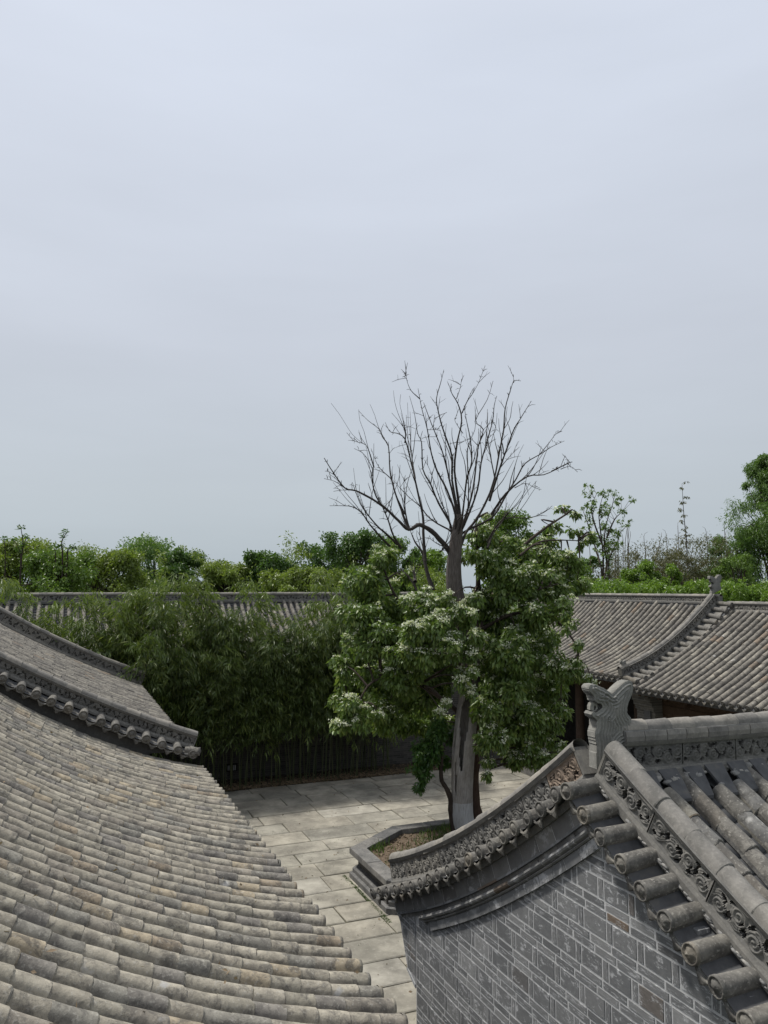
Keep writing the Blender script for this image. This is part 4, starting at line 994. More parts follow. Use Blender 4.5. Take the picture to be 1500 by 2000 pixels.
# hollow trunk: rings with the cracks left open
def hollow_trunk():
    path = [TB + Vector((0, 0, -.1))] + [at(px_, py_, DT-.02) for px_, py_ in ((903,1600),(902,1560),(903,1510),(906,1460),(911,1410),(917,1360),(921,1320),(918,1280),(908,1230),(898,1190),(888,1150),(886,1110),(889,1070),(893,1035),(897,1005))]
    rad = [.27,.255,.245,.25,.26,.25,.24,.22,.20,.19,.185,.18,.165,.155,.135,.10]
    pts = smooth_path(path, 6); n = len(pts); R_ = np.interp(np.linspace(0, 1, n), np.linspace(0, 1, len(rad)), rad); S_ = 56; vs_, inn = [], []
    back_ = (CAM - TB); back_.z = 0; back_.normalize(); side = Vector((-back_.y, back_.x, 0))    # side points right in view? sign below
    if side.dot(_M @ Vector((1, 0, 0))) < 0: side = -side
    for i, p in enumerate(pts):
        for k in range(S_):
            a = 2*PI*k/S_
            r_ = R_[i]*(1 + .10*noise.noise((math.cos(a)*1.6, math.sin(a)*1.6, p.z*.5)) + .07*noise.noise((math.cos(a)*5, math.sin(a)*5, p.z*.7)) + .02*math.sin(9*a+p.z))
            d = back_*math.cos(a) + side*math.sin(a)
            vs_.append(p + d*r_); inn.append(p + d*r_*.80)
    def crack(a, z):                          # angle from the viewer's side, height
        a = (a+PI) % (2*PI) - PI
        c1 = -.12 + .12*math.sin(z*1.6) + .05*math.sin(z*7); w1 = .34*min(1, max(0, (z-2.0)/.5))*min(1, max(0, (5.2-z)/.5))*(1+.35*math.sin(z*4.3))
        c2 = -.62 + .10*math.sin(z*2.2); w2 = .12*min(1, max(0, (z-1.45)/.15))*min(1, max(0, (2.25-z)/.3))
        c3 = -1.15; w3 = .22*min(1, max(0, (z-2.3)/.2))*min(1, max(0, (3.1-z)/.3))
        return abs(a-c1) < w1 or abs(a-c2) < w2 or abs(a-c3) < w3
    mb = MB(); fs = []; N_ = len(vs_)
    op = [[crack(2*PI*(k+.5)/S_, (pts[i].z+pts[i+1].z)/2) for k in range(S_)] for i in range(n-1)]
    for i in range(n-1):
        for k in range(S_):
            k2 = (k+1) % S_; a, b, c, d = i*S_+k, i*S_+k2, (i+1)*S_+k2, (i+1)*S_+k
            if op[i][k]: continue
            fs.append((a, b, c, d)); fs.append((N_+d, N_+c, N_+b, N_+a))
            if op[i][k2]: fs.append((b, N_+b, N_+c, c))
            if op[i][k-1]: fs.append((a, d, N_+d, N_+a))
            if i+1 < n-1 and op[i+1][k]: fs.append((d, c, N_+c, N_+d))
            if i > 0 and op[i-1][k]: fs.append((a, N_+a, N_+b, b))
    fs += [(n-1)*S_+k for k in ()]
    mb.add(vs_ + inn, fs, True)
    for e in ((n-1)*S_,): mb.add([vs_[e+k] for k in range(S_)], [tuple(range(S_))])
    return mb
hollow_trunk().build('trunk', M_DEAD, dead)
BR = [  # traced limbs (zoomed picture coordinates), start radius in cm, depth drift in metres
 ([(760,870),(700,770),(660,670),(620,590),(610,450),(585,400),(570,300),(545,200)],4.5,.9), ([(790,830),(740,700),(690,600),(660,500),(640,380),(615,270),(590,160)],5,-.8),
 ([(600,215),(555,170),(530,110),(528,70)],1.6,-.9), ([(530,110),(515,95)],.9,-.9), ([(800,830),(760,650),(730,530),(700,450),(660,350),(630,270),(620,235)],4.5,.5), ([(805,830),(775,650),(770,520),(735,420),(715,350),(695,280),(692,215),(710,130),(728,60)],5,-.3),
 ([(810,820),(785,600),(800,450),(820,330),(800,240),(770,180),(767,135)],5.5,.3), ([(825,290),(850,230),(880,190),(915,130),(948,38)],2,.4), ([(795,215),(815,160),(823,108)],1.5,.3),
 ([(830,830),(850,650),(880,550),(870,430),(845,330),(835,250)],4.5,-1), ([(840,840),(880,700),(900,560),(910,460),(935,380),(900,330),(960,220),(990,120)],4.5,1.1), ([(850,860),(910,700),(925,560),(960,430),(985,330),(1000,250),(1010,200)],4.5,-.6),
 ([(900,860),(960,750),(1000,640),(1030,480),(1045,380),(1055,270),(1085,170),(1100,120),(1138,120)],5,.7), ([(1100,130),(1098,85)],1.2,.7), ([(970,760),(1020,600),(1060,480),(1100,380),(1140,320),(1165,270),(1192,230)],3.6,-.9),
 ([(870,900),(980,850),(1050,740),(1110,640),(1160,560),(1240,510),(1300,470),(1370,440)],4.5,1.2), ([(1240,510),(1290,450),(1320,405),(1357,388)],1.6,1.2), ([(980,830),(1060,720),(1170,630),(1260,620),(1350,580),(1410,550)],3.6,-1.3),
 ([(1350,590),(1400,575),(1440,605)],1.2,-1.3), ([(1105,690),(1165,665),(1210,690),(1247,698)],1.5,.4), ([(1300,600),(1380,560),(1400,550)],1.1,-1.2),
 ([(775,1050),(720,985),(660,920),(620,893),(590,888),(545,912),(500,880),(440,820),(390,780),(330,740),(260,705),(200,690),(140,610),(90,530)],8.6,-.9), ([(200,690),(150,655),(90,640)],1.6,-.8), ([(260,705),(200,700),(140,708)],1.6,-.9), ([(150,625),(120,605),(95,600)],.9,-.9),
 ([(390,780),(355,710),(345,630),(350,590),(320,530),(290,500),(250,480)],2.6,-.4), ([(355,580),(340,520),(310,460),(250,440),(210,395)],2.2,-.3), ([(545,912),(520,820),(515,700),(515,640)],3.4,.2), ([(520,830),(470,720),(450,650),(400,600),(375,560),(340,480)],3,.6),
 ([(668,1235),(640,1140),(612,1040),(575,980),(548,915)],8,.5), ([(630,1080),(622,960),(618,850),(600,760),(575,640),(545,530),(520,430),(480,400),(445,390),(415,340)],5,.9), ([(575,640),(560,560),(555,470),(550,380),(548,285)],2.8,1.1), ([(520,450),(520,390),(490,340),(450,290)],2.2,.8),
 ([(540,910),(500,800),(460,700),(440,600),(430,470),(405,420),(380,375),(320,330),(275,280)],3.6,1.3), ([(760,930),(690,880),(640,840),(600,790),(540,740),(490,690),(460,650)],3.6,1.0), ([(500,1010),(460,940),(430,860),(390,760),(360,700)],4,-1.2),
 ([(480,990),(420,930),(380,900),(330,840),(290,780),(260,720),(240,660)],3.8,-1.5), ([(440,1000),(400,960),(340,890),(290,820),(240,790),(180,785),(120,785)],3.6,-1.1), ([(755,850),(720,780),(690,700),(650,590),(625,540)],3,-.2), ([(960,980),(1000,900),(1060,850),(1180,850),(1260,820),(1305,785)],3.2,-1.0),
 ([(960,1010),(990,930),(1050,850),(1060,740)],3.4,1.2), ([(575,1190),(570,1110)],6,.6), ([(610,1290),(560,1190),(500,1120)],7,.3), ([(800,860),(850,830),(925,795)],2,-.4), ([(745,1010),(690,985),(640,955),(590,965)],2,-.6), ([(705,1030),(740,1010)],3,-.2),
 ([(850,850),(860,720),(855,580),(860,470),(890,380),(895,300)],3.4,-.2), ([(1000,640),(975,520),(960,420),(960,270)],2.4,.5), ([(1030,580),(1080,520),(1130,472)],1.8,.9), ([(905,460),(870,430),(800,460)],1.2,.3), ([(640,380),(680,380),(712,385)],1.0,-.7), ([(670,370),(680,300)],1.0,-.7), ([(830,400),(790,340),(788,320)],1.2,.1), ([(985,330),(1005,380),(960,430)],1.2,-.5)]
brm = MB(); rg = random.Random(4); tw = []
for n_, (pl, r0, dr) in enumerate(BR):
    if r0 > 2.5 and 735 < pl[0][0] < 925 and 785 < pl[0][1] < 935: pl = [(792 + (pl[0][0]-800)*.22, 1010), (794 + (pl[0][0]-800)*.5, 930)] + pl[(1 if pl[0][1] > 880 else 0):]
    k = len(pl); P_ = []
    for i, (u, v) in enumerate(pl):
        t = i/(k-1); P_.append(at(*Z3(u + (rg.uniform(-4, 4) if 0 < i < k-1 else 0), v), DT + dr*(t if r0 > 2.3 else .8 + .2*t)))
    pp = smooth_path(P_, 3); m = len(pp); rr = [max(.005, r0*.0082*(1-.88*(i/(m-1))**.7)) for i in range(m)]
    mbb = MB() if r0 > 7 else brm
    tube(mbb, pp, rr, 7 if r0 > 3 else 5, .14, n_)
    if r0 > 7: mbb.build('limb', M_DEADBR if n_ != 28 else M_DEADBR, dead)
    if r0 > 2 and n_ not in (21, 28):
        for j in range(rg.randrange(2, 5)):  # long thin shoots running up beside the limb
            i = rg.randrange(m//4, int(m*.62)); d = (pp[min(m-1, i+2)]-pp[i]).normalized(); ln = rg.uniform(.45, 1.25)
            d = (d*.8 + Vector((rg.gauss(0,.3), rg.gauss(0,.3), .45+rg.gauss(0,.15)))).normalized(); q0 = pp[i]; e_ = [q0]
            for t_ in (1, 2, 3, 4): d = (d + Vector((rg.gauss(0,.12), rg.gauss(0,.12), .10))).normalized(); e_.append(e_[-1] + d*ln/4)
            tube(brm, smooth_path(e_, 2), np.linspace(min(rr[i]*.7, .013), .004, 9), 4)
    for j in range(int(m*.9)):               # short snapped twigs
        i = rg.randrange(m//4, m-1); d = (pp[min(m-1, i+1)]-pp[i-1]).normalized(); s_ = Vector((rg.gauss(0,1), rg.gauss(0,1), rg.gauss(.3,.8))).normalized()
        ln = rg.uniform(.04, .13) if rg.random() < .75 or i > m*.85 else rg.uniform(.15, .42)
        e = pp[i] + (d*.6 + s_*.8).normalized()*ln; tube(brm, [pp[i], pp[i].lerp(e, .55) + Vector((0, 0, .02)), e], [rr[i]*.55 if ln < .14 else .006, .006, .003], 4)
        if ln > .25:
            e2 = pp[i].lerp(e, .6) + Vector((rg.gauss(0,.06), rg.gauss(0,.06), rg.uniform(.05,.16))); tube(brm, [pp[i].lerp(e, .55), e2], [.004, .0025], 3)
brm.build('branches', M_DEADBR, dead)

# ================================================================== flowering tree
LB = Vector((9.42, 16.62, .46)); DL = (LB-CAM).dot(FWD)
pear = thing('flowering_tree', LB, 'leafy dark-trunked tree covered in clusters of small white blossom beside the dead trunk', 'tree')
TR = [([(921,1640),(922,1580),(924,1500),(926,1420),(929,1340),(930,1270),(928,1210),(934,1150),(932,1090),(930,1030)],15,0), ([(930,1270),(945,1215),(960,1170),(985,1130),(1015,1075),(1060,1035),(1105,1005)],9,.8),
      ([(1015,1085),(1050,1060),(1085,1055),(1130,1056)],3.5,1.0), ([(940,1230),(985,1205),(1040,1195),(1090,1215),(1125,1260),(1130,1290)],5,-1.2), ([(929,1340),(890,1270),(840,1230),(800,1200),(770,1160),(745,1100)],8,.6), ([(925,1420),(870,1370),(800,1330),(730,1330),(690,1390)],6,-1.3),
      ([(926,1400),(980,1340),(1050,1310),(1120,1310)],6,-.8), ([(926,1440),(980,1410),(1040,1420),(1080,1470)],5,.6), ([(930,1300),(860,1290),(780,1290),(700,1270)],5,1.2), ([(932,1090),(920,1050),(935,1010)],4,.3), ([(960,1170),(1020,1160),(1090,1140)],4,-.9), ([(925,1430),(960,1440),(960,1500)],3,-.8)]
mb = MB(); limbs = []; rg = random.Random(6)
for n_, (pl, r0, dr) in enumerate(TR):
    k = len(pl); P_ = [LB if (n_ == 0 and i == 0) else at(u, v, DL + dr*i/(k-1)) for i, (u, v) in enumerate(pl)]
    pp = smooth_path(P_, 4); m = len(pp); tube(mb, pp, [max(.012, r0*.01*(1-.75*i/(m-1))) for i in range(m)], 9 if n_ == 0 else 6, .1, n_); limbs += pp
CL = [ # crown clumps: picture x, y, radius in px, depth offset, leaf density, blossom density
 (745,1090,40,.5,1,.5),(715,1140,48,.2,1,.4),(785,1125,26,1.2,.7,.3),(700,1200,48,-.3,1,.3),(760,1185,46,.9,1,.3),(700,1265,46,.6,1,.2),(672,1300,36,-.4,.9,.2),(745,1250,55,-.6,1.1,.4),
 (820,1195,44,-.8,.9,1.6),(860,1190,38,-1.1,.8,1.8),(855,1240,50,-1.4,1,2.0),(815,1265,50,-1.3,1,1.6),(880,1270,34,-1.6,.8,1.6),(790,1310,55,-.6,1.1,.6),(735,1325,52,.3,1.1,.3),(695,1385,40,-1.4,1,1.2),(668,1420,26,-1.5,.8,1.2),(755,1385,48,-.2,1,.3),(830,1345,52,.5,1.1,.3),
 (905,1205,32,-1.3,1,1.6),(912,1245,30,-1.5,1,1.6),(905,1285,30,-1.6,1,1.4),(925,1165,28,-.9,1,.8),(880,1165,22,-1.2,.7,1.6),(905,1322,30,-1.7,1.1,2.0),(918,1345,20,-1.7,.6,1.8),(872,1372,12,-1.6,.4,1.6),(862,1390,10,-1.6,.3,1.6),(870,1300,40,.4,1,.3),(800,1420,40,.9,.9,.1),(700,1330,40,1.2,1,.1),(672,1360,30,.9,.8,.1),(840,1410,40,1.1,1,.1),
 (935,1045,36,.1,1,.5),(915,1090,26,.3,.7,.4),(945,1100,40,-.4,1,.5),(975,1060,36,.8,.9,.5),(1005,1085,46,.3,1,.7),(1055,1075,40,1.0,1,.7),(1095,1095,40,.6,1,.7),(1010,1140,54,-.5,1.1,1.0),(1075,1140,46,.2,1,.9),(1125,1150,28,.9,.8,.4),(955,1165,46,.3,1,.6),(1055,1200,48,-.6,1,.8),(985,1215,50,.4,1,.6),
 (1100,1190,32,-.9,.8,.4),(1120,1225,22,-1.2,.6,.3),(1130,1262,18,-1.3,.5,.3),(1122,1290,12,-1.3,.4,.2),(1098,996,13,.9,.5,.3),(1128,1006,13,.9,.5,.3),(1150,1042,18,1.1,.6,.4),(1120,1040,16,1.0,.5,.3),(1080,1030,20,.8,.5,.4),(1160,1050,12,1.1,.4,.3),(1135,1060,16,1.0,.5,.3),
 (985,1275,56,-.9,1.1,.7),(1050,1275,46,-.4,1,.8),(1100,1300,38,-1.0,.9,.9),(1140,1325,20,-1.1,.6,.8),(1155,1335,12,-1.1,.4,.8),(990,1335,56,-.8,1.1,.5),(1060,1340,44,.1,1,.7),(1095,1380,28,-.6,.8,.7),(955,1385,44,-1.0,1,.6),(1025,1405,54,-.6,1.1,.9),(960,1440,42,-1.1,.9,.9),(1070,1430,38,-.2,.9,.9),(1035,1465,44,-.7,1,1.0),(1090,1475,26,-.9,.7,.9),(1000,1478,34,-.6,.9,.8),(955,1490,18,-1.2,.5,.8),(950,1515,14,-1.2,.5,.5),
 (1095,1500,16,-.9,.5,.8),(985,1380,46,1.0,1,.1),(1040,1350,44,1.3,1,.1),(960,1310,44,1.2,1,.1),(1060,1240,40,1.1,.9,.2),(900,1420,26,1.0,.7,.1),(1000,1440,40,.9,.9,.2)]
rge = random.Random(23)
for (x_, y_, r_, dz, dn, fl) in list(CL):
    if r_ > 34 and rge.random() < .8:
        a_ = rge.uniform(0, 2*PI); CL.append((x_ + math.cos(a_)*r_*1.15, y_ + math.sin(a_)*r_*1.0, rge.uniform(9, 16), dz + rge.uniform(-.4, .4), .9, fl*.8))
clumps, flowers = [], []
for (x_, y_, r_, dz, dn, fl) in CL:
    D = DL + dz*1.15; c = at(x_, y_, D); R_ = r_/1500*D*1.05; clumps.append((c, R_, (R_/.55)**2*dn*1.05 + .12)); flowers.append(fl)
    nl = min(limbs, key=lambda p: (p-c).length)
    md = nl.lerp(c, .5) + Vector((rg.gauss(0,.08), rg.gauss(0,.08), .12))
    tube(mb, smooth_path([nl, md, c], 3), [max(.006, .028-.0035*i) for i in range(7)], 4)
    for q in range(3):
        e = c + Vector((rg.gauss(0,1), rg.gauss(0,1), rg.gauss(.2,.7))).normalized()*R_*.8; tube(mb, [md.lerp(c, .6), c.lerp(e, .5), e], [.01, .007, .003], 3)
mb.build('trunk', M_BARK, pear)
MBR = MB(); pp = smooth_path([LB+Vector((.02,.0,-.1)), at(925,1560,DL-.16), at(927,1480,DL-.16), at(930,1400,DL-.1)], 5); tube(MBR, pp, np.linspace(.165, .09, len(pp)), 10, .12, 3); MBR.build('stripped_bark', M_BARKRED, pear)
rng = np.random.default_rng(12)
crown, tufts = leafy('crown', clumps, L_PEAR, pear, per=1300, L=.13, W=.062, sub=10, droop=.75, rng=rng, subr=.36)
FP = []; ti = 0
for (c, R_, dn), fl in zip(clumps, flowers):
    ns = max(3, int(10*dn)); tt = tufts[ti:ti+ns]; ti += ns
    for (sc_, sr, cc, rr_) in tt:
        for q in range(rng.poisson(3.6*fl+.2)):
            d = rng.normal(size=3); d[2] = abs(d[2])*1.0 + .15; d += np.array([-.25, -.45, 0])*abs(rng.normal()); d /= np.linalg.norm(d)
            FP.append(sc_ + d*sr*rng.uniform(.85, 1.1))
FP = np.array(FP); PP, DD = [], []
for p in FP:
    k = int(rng.integers(12, 21)); s_ = rng.uniform(.028, .05); o_ = rng.normal(size=(k, 3))*np.array([s_, s_, s_*.45]); PP.append(p + o_)
PP = np.concatenate(PP); n = len(PP); v, q = leaves(PP, rng.normal(size=(n, 3))*np.array([1, 1, .5]), rng.uniform(.03, .05, n), rng.uniform(.028, .042, n), rng)
link('blossom', np_mesh('blossom', v, q, L_FLOWER), pear)

# sapling with a crooked dark stem at the left of the dead trunk
SB = Vector((8.62, 16.3, .46)); DS = (SB-CAM).dot(FWD)
sap = thing('sapling', SB, 'small crooked dark sapling with fresh green leaves leaning left of the hollow trunk', 'sapling')
mb = MB(); P_ = [SB] + [at(u, v, DS-.05) for u, v in ((881,1590),(880,1560),(872,1540),(863,1525),(861,1500),(864,1470),(856,1440))]; pp = smooth_path(P_, 4); tube(mb, pp, np.linspace(.075, .03, len(pp)), 7, .12, 2)
for u, v in ((835,1450),(830,1500),(880,1440),(818,1530)): tube(mb, smooth_path([pp[-6], at((u+861)/2, (v+1480)/2-8, DS), at(u, v, DS)], 3), np.linspace(.02, .005, 7), 4)
tube(mb, [SB + Vector((.16, -.02, 0)), at(884,1600,DS), at(884,1560,DS)], [.06, .05, .035], 6)
mb.build('stem', M_BARK, sap)
cl = [(at(x_, y_, DS+dz), r_/1500*DS, (r_/1500*DS/.5)**2*1.25+.15) for x_, y_, r_, dz in ((850,1445,38,0),(822,1465,26,-.2),(838,1490,34,.1),(815,1500,18,-.1),(822,1528,15,-.1),(815,1540,10,-.1),(868,1490,18,.2),(875,1440,22,.3),(812,1460,15,0),(860,1415,22,.2))]
leafy('crown', cl, L_SAP, sap, per=1000, L=.115, W=.058, sub=8, droop=.6, rng=rng)

# ================================================================== trees beyond the roofs
def bgtree(name, label, px_, top, wpx, D, mat, base_y=1175, dens=1.0, L=.17, W=.085, sub=10, ncl=14, group=None, seed=0, trunk=True, droop=.4, cat='tree', shape=1.0, subr=.42):
    rng = np.random.default_rng(seed+500); rgt = random.Random(seed)
    c0 = at(px_, base_y, D); t0 = at(px_, top, D); Hh = t0.z - c0.z; Wm = wpx/1500*D/2*1.25
    gz = -.05; o = thing(name, (c0.x, c0.y, gz), label, cat, group)
    cl = []
    for k in range(ncl):
        u = (k+.5)/ncl; zz = rgt.uniform(.0, 1.04); rad = (Wm*(1-(abs(min(zz,1)*2-.75)/1.45)**2)**.5 if zz > .2 else Wm*.9) if shape == 1.0 else Wm*(1.1-.85*zz)
        a = rgt.uniform(0, 2*PI); q = rgt.uniform(.25, 1.0); R_ = Wm*rgt.choice((.2, .28, .36, .46))*(1 if shape == 1.0 else (1.15-.75*zz))
        R_ = min(R_, Hh*.36)
        cl.append((Vector((c0.x + math.cos(a)*rad*q, c0.y + math.sin(a)*rad*q, min(t0.z - R_*.7, c0.z + Hh*zz))), R_, dens*rgt.uniform(.7, 1.2)))
    cl.append((Vector((c0.x + rgt.uniform(-.2, .2)*Wm, c0.y, t0.z - Wm*.3)), Wm*.36, dens))
    mb = MB(); tp = Vector((c0.x, c0.y, c0.z + Hh*.5)); bs_ = Vector((c0.x, c0.y, gz))
    tube(mb, smooth_path([bs_, bs_.lerp(tp, .5) + Vector((rgt.uniform(-.2,.2), rgt.uniform(-.2,.2), 0)), tp], 4), np.linspace(.14, .05, 9), 6)
    for c, R_, dn in cl: tube(mb, smooth_path([bs_.lerp(tp, rgt.uniform(.5, 1)), (c+tp)/2 + Vector((0,0,-.1)), c], 3), np.linspace(.05, .012, 7), 4)
    mb.build('trunk', M_BARK, o)
    leafy('crown', cl, mat, o, per=420, L=L, W=W, sub=sub, droop=droop, rng=rng, subr=subr)
    return o
G1 = 'trees beyond the back hall'
specs = [('leafy_tree','yellow green bushy tree behind the far end of the back hall ridge',30,1052,130,40,L_YEL,0), ('leafy_tree','light green bush below the dark tufted shrub',105,1075,120,38,L_MID,1), ('leafy_tree','pale yellow green tree behind feathery bamboo tips',205,1072,120,41,L_YEL,2),
  ('leafy_tree','rounded grey green tree crown standing above its neighbours',300,1050,120,52,L_WILLOW,3), ('leafy_tree','dark leaved dense tree beside the rounded grey green one',350,1075,95,42,L_DARK,4), ('leafy_tree','low yellow green tree between two dark trees',440,1098,110,42,L_YEL,5), ('leafy_tree','small deep green tree next to low yellow green one',515,1078,80,43,L_DARK,6),
  ('leafy_tree','broad deep green tree left of the dead tree branches',620,1058,130,44,L_DARK,7), ('leafy_tree','tall deep green tree with pointed top left of the dead tree',700,1038,120,43,L_DARK,8), ('leafy_tree','light feathery green tree seen just left of the dead tree limbs',775,1048,80,47,L_WILLOW,9), ('leafy_tree','yellow green shrub low behind the broad deep green tree',590,1110,120,40,L_YEL,10),
  ('leafy_tree','fresh green tree seen through the gap between dead trunk and limb',845,1075,80,48,L_BRIGHT,11), ('leafy_tree','fresh green tree rising behind the flowering tree top',1015,995,110,46,L_MID,12), ('leafy_tree','mid green tree right behind the flowering tree',1085,1085,100,45,L_MID,13), ('leafy_tree','olive bush at the back of the left roof',160,1095,110,44,L_OLIVE,14)]
for nm, lb, x_, top, wp, D, m_, sd in specs: bgtree(nm, lb, x_, top, wp*1.1, D, m_, seed=sd, ncl=30, dens=1.2)
for x_, dd, v in ((187,44,0),(205,43,1),(222,45,0),(425,44,1),(465,45,0),(480,44,1),(150,46,0)):
    p = at(x_, 1150, dd); bamboo(p.x, p.y, v, x_*.7, {222:1.02, 205:1.0, 187:.98, 425:.93}.get(x_, .9), 'tall feathery bamboo tip rising above the background trees', 'bamboo behind the back hall', -.1, VT)
bt = []
for k in range(120):
    x_ = rg.uniform(-20, 900); bt.append((at(x_, 1088 + 22*math.sin(x_*.031) + rg.uniform(0, 70), rg.uniform(40, 46)), rg.uniform(.45, .85), .5))
leafy('background_thicket', bt, L_YEL, None, per=420, L=.2, W=.055, sub=9, droop=.5, rng=rng, kind='stuff', subr=.5)
# dark tufted shrub at the left
def tufted(name, label, stems, D, mat, tr, cat='shrub', tl=.13, n=26):
    p0 = at(stems[0][0][0], 1150, D); o = thing(name, (p0.x, p0.y, -.05), label, cat); mb = MB(); LP, LD = [], []; rng = np.random.default_rng(int(D))
    for st in stems:
        P_ = [Vector((at(st[0][0], 1160, D).x, at(st[0][0], 1160, D).y, 0))] + [at(u, v, D) for u, v in st]; pp = smooth_path(P_, 3); tube(mb, pp, np.linspace(.05, .015, len(pp)), 5)
        for (u, v) in st[1:]:
            for k in range(n):
                d = rng.normal(size=3); d[2] = abs(d[2])*.5; LP.append(np.array(at(u, v, D)) + rng.normal(size=3)*.06); LD.append(d)
    mb.build('stem', M_BARK, o); v, q = leaves(np.array(LP), np.array(LD), rng.uniform(tl, tl*2, len(LP)), rng.uniform(tl*.35, tl*.6, len(LP)), rng); link('foliage', np_mesh('foliage', v, q, mat), o)
tufted('tufted_shrub', 'dark tufted shrub with bare stems above the yellow green bushes', [[(10,1120),(8,1052)], [(40,1120),(38,1075),(28,1056)], [(40,1120),(45,1065),(41,1032)], [(40,1110),(52,1050)], [(108,1120),(107,1070)], [(122,1110),(120,1065),(124,1050),(131,1040)], [(130,1110),(135,1072),(148,1070)]], 37, L_DARK, None)
# right background
o = thing('sparse_tree', at(1180, 1150, 44) - Vector((0, 0, 6)), 'thin sparse tree with upright twigs and few leaf tufts', 'tree'); mb = MB(); D = 44; rg = random.Random(9); tl = []
SP = [[(1180,1200),(1178,1140),(1172,1100),(1160,1070)],[(1178,1130),(1178,1080),(1172,1030),(1170,1000),(1178,965)],[(1178,1140),(1185,1100),(1180,1060),(1185,1020),(1195,990),(1200,970)],[(1182,1120),(1190,1090),(1205,1060),(1212,1040)],[(1172,1100),(1160,1060),(1150,1030),(1140,1000)],[(1175,1060),(1160,1020),(1155,990),(1165,965)],[(1185,1050),(1200,1015),(1215,1000)],[(1190,1130),(1188,1090),(1182,1060)]]
for k, pl in enumerate(SP):
    pp = smooth_path([at(u, v, D + rg.uniform(-.5, .5)) for u, v in pl], 3); tube(mb, pp, np.linspace(.10 if k == 0 else .06, .012, len(pp)), 5)
    for j in range(10):
        i = rg.randrange(2, len(pp)); e = pp[i] + Vector((rg.gauss(0,.35), rg.gauss(0,.35), rg.uniform(.2,.9))); tube(mb, [pp[i], e], [.014, .006], 3); tl.append((e, .14 if rg.random() < .6 else .3, .12))
mb.build('trunk', M_BARK, o); leafy('crown', tl + [(at(1215,998,D), .35, .3), (at(1180,960,D), .45, .4), (at(1150,1000,D), .35, .2)], L_MID, o, per=420, L=.15, W=.08, sub=6, rng=rng)
o = thing('tall_stalk', at(1340, 1150, 46) - Vector((0,0,6)), 'single tall thin stalk with short leafy side sprays', 'plant'); mb = MB(); LP, LD = [], []
pp = smooth_path([at(1345, 1160, 46), at(1341,1060,46), at(1336,1010,46), at(1332,945,46)], 5); tube(mb, pp, np.linspace(.045, .01, len(pp)), 5)
for k in range(19):
    f = .35 + .65*k/18; p = pp[min(len(pp)-1, int(f*(len(pp)-1)))]; s_ = rg.choice((-1, 1)); e = p + Vector((s_*rg.uniform(.2,.55)*(1.2-.7*f), rg.uniform(-.3,.3), rg.uniform(-.05,.15))); tube(mb, [p, (p+e)/2 + Vector((0,0,.08)), e], [.01,.008,.004], 3)
    for j in range(14): LP.append(tuple(p.lerp(e, rg.uniform(.3, 1.1)) + Vector((rg.gauss(0,.03), rg.gauss(0,.03), rg.gauss(.03,.03))))); LD.append((rg.gauss(0,.6), rg.gauss(0,.6), -.5))
mb.build('stalk', M_BARK, o); v, q = leaves(np.array(LP), np.array(LD), rng.uniform(.1,.2,len(LP)), rng.uniform(.04,.07,len(LP)), rng); link('foliage', np_mesh('foliage', v, q, L_OLIVE), o)
# brown-green thicket of dry bamboo
for k in range(58):
    x_ = 1195 + 215*(k+rg.random())/58; dd = rg.uniform(43, 50); p = at(x_, 1150, dd); bamboo(p.x, p.y, 2, rg.uniform(0, 6), rg.uniform(.86, 1.13)*(.93 if x_ < 1230 else 1), 'dry olive bamboo stem in the thicket beyond the wing roofs', 'dry bamboo thicket', -.1, VT)
tc_ = []
for k in range(150):
    x_ = rg.uniform(1185, 1430); tc_.append((at(x_, rg.uniform(1050, 1150) + (12 if x_ < 1225 else 0), rg.uniform(44, 50)), rg.uniform(.5, .9), .42))
leafy('dry_thicket', tc_, L_OLIVE, None, per=420, L=.16, W=.045, sub=9, droop=.5, rng=rng, kind='stuff', subr=.5)
mb = MB()
for k in range(26):                      # bare poles standing in the thicket
    x_ = rg.uniform(1150, 1420); dd = rg.uniform(46, 52); p = at(x_, 1150, dd); q_ = at(x_+rg.uniform(-5, 5), rg.uniform(1010, 1075), dd); tube(mb, smooth_path([p-Vector((0,0,3)), (p+q_)/2 + Vector((rg.uniform(-.2,.2), rg.uniform(-.2,.2), 0)), q_ - Vector((0,0,.4)), q_ + Vector((rg.uniform(-.4,.4), rg.uniform(-.3,.3), -.1))], 3), np.linspace(.028, .006, 10), 4)
mb.build('bare_canes', M_BARKRED, None, kind='stuff')
for i, (x_, top, wp, lb) in enumerate(((1268,1092,64,'bright green rounded shrub above the hedge'), (1312,1100,46,'smaller bright green shrub beside the rounded shrub'), (1238,1112,50,'low bright green shrub at the end of the hedge'))): bgtree('round_shrub', lb, x_, top, wp, 40, L_BRIGHT, seed=60+i, ncl=12, cat='shrub', L=.14, W=.07)
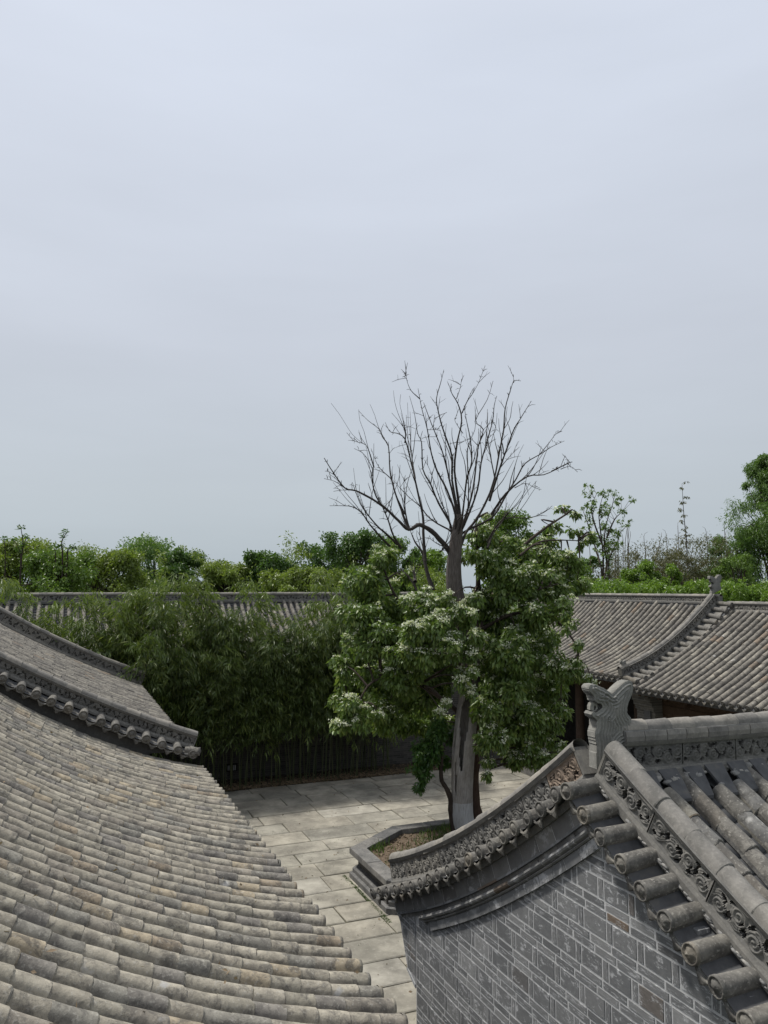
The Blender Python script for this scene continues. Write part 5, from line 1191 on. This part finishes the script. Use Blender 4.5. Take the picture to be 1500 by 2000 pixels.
bgtree('tall_tree', 'tall fine-leaved green tree behind the near wing roof', 1512, 885, 175, 46, L_WILLOW, seed=70, ncl=120, dens=1.15, L=.2, W=.05, base_y=1170, droop=.7, subr=.52, shape=.5)
bgtree('leafy_tree', 'soft green tree at the foot of the tall fine-leaved tree', 1418, 1045, 100, 46, L_WILLOW, seed=71, ncl=34, dens=1.3, L=.15, W=.05)
bgtree('leafy_tree', 'soft green bush between thicket and tall fine-leaved tree', 1450, 1080, 90, 42, L_MID, seed=72, ncl=16, L=.13, W=.06)
bgtree('leafy_tree', 'grey green tree between the sparse tree and the flowering tree', 1140, 1085, 60, 50, L_WILLOW, seed=73, ncl=12)
hc = []
for k in range(120):
    x_ = 1085 + 470*k/119 + rg.uniform(-4, 4); dd = rg.uniform(31.5, 35); hc.append((at(x_, rg.uniform(1140, 1168) + (6 if x_ > 1430 else 0), dd), rg.uniform(.35, .55), .5))
leafy('hedge', hc, L_BRIGHT, None, per=700, L=.14, W=.065, sub=8, droop=.4, rng=rng, kind='stuff')
# pots on the platform
def pot(x_, y_, s_, label):
    prof = [(.10,0),(.16,.02),(.21,.12),(.235,.22),(.25,.24),(.25,.27),(.215,.27),(.20,.2)]; n = 18; mb = MB()
    mb.add([(r_*s_*math.cos(2*PI*i/n), r_*s_*math.sin(2*PI*i/n), z_*s_) for r_, z_ in prof for i in range(n)], [(j*n+i, j*n+(i+1) % n, (j+1)*n+(i+1) % n, (j+1)*n+i) for j in range(len(prof)-1) for i in range(n)] + [tuple(range(7*n, 8*n))], True)
    o = mb.build('stone_pot', M_PLANT_STONE, None, label=label, cat='pot'); o.location = (x_, y_, .3)
pot(15.4, 23.0, 1.15, 'round grey stone bowl on the wing platform under the blossom')
pot(15.35, 21.6, 1.0, 'smaller dark stone bowl on the platform near its edge')
# distant hills of trees closing the horizon
far = []
for k in range(150):
    a = rg.uniform(-1.0, 1.5); d_ = rg.uniform(85, 120); far.append((Vector((math.sin(a)*d_, math.cos(a)*d_, rg.uniform(1, 4.6))), rg.uniform(2.2, 3.6), .6))
leafy('distant_woods', far, L_MID, None, per=420, L=.7, W=.4, sub=8, rng=rng, kind='stuff')
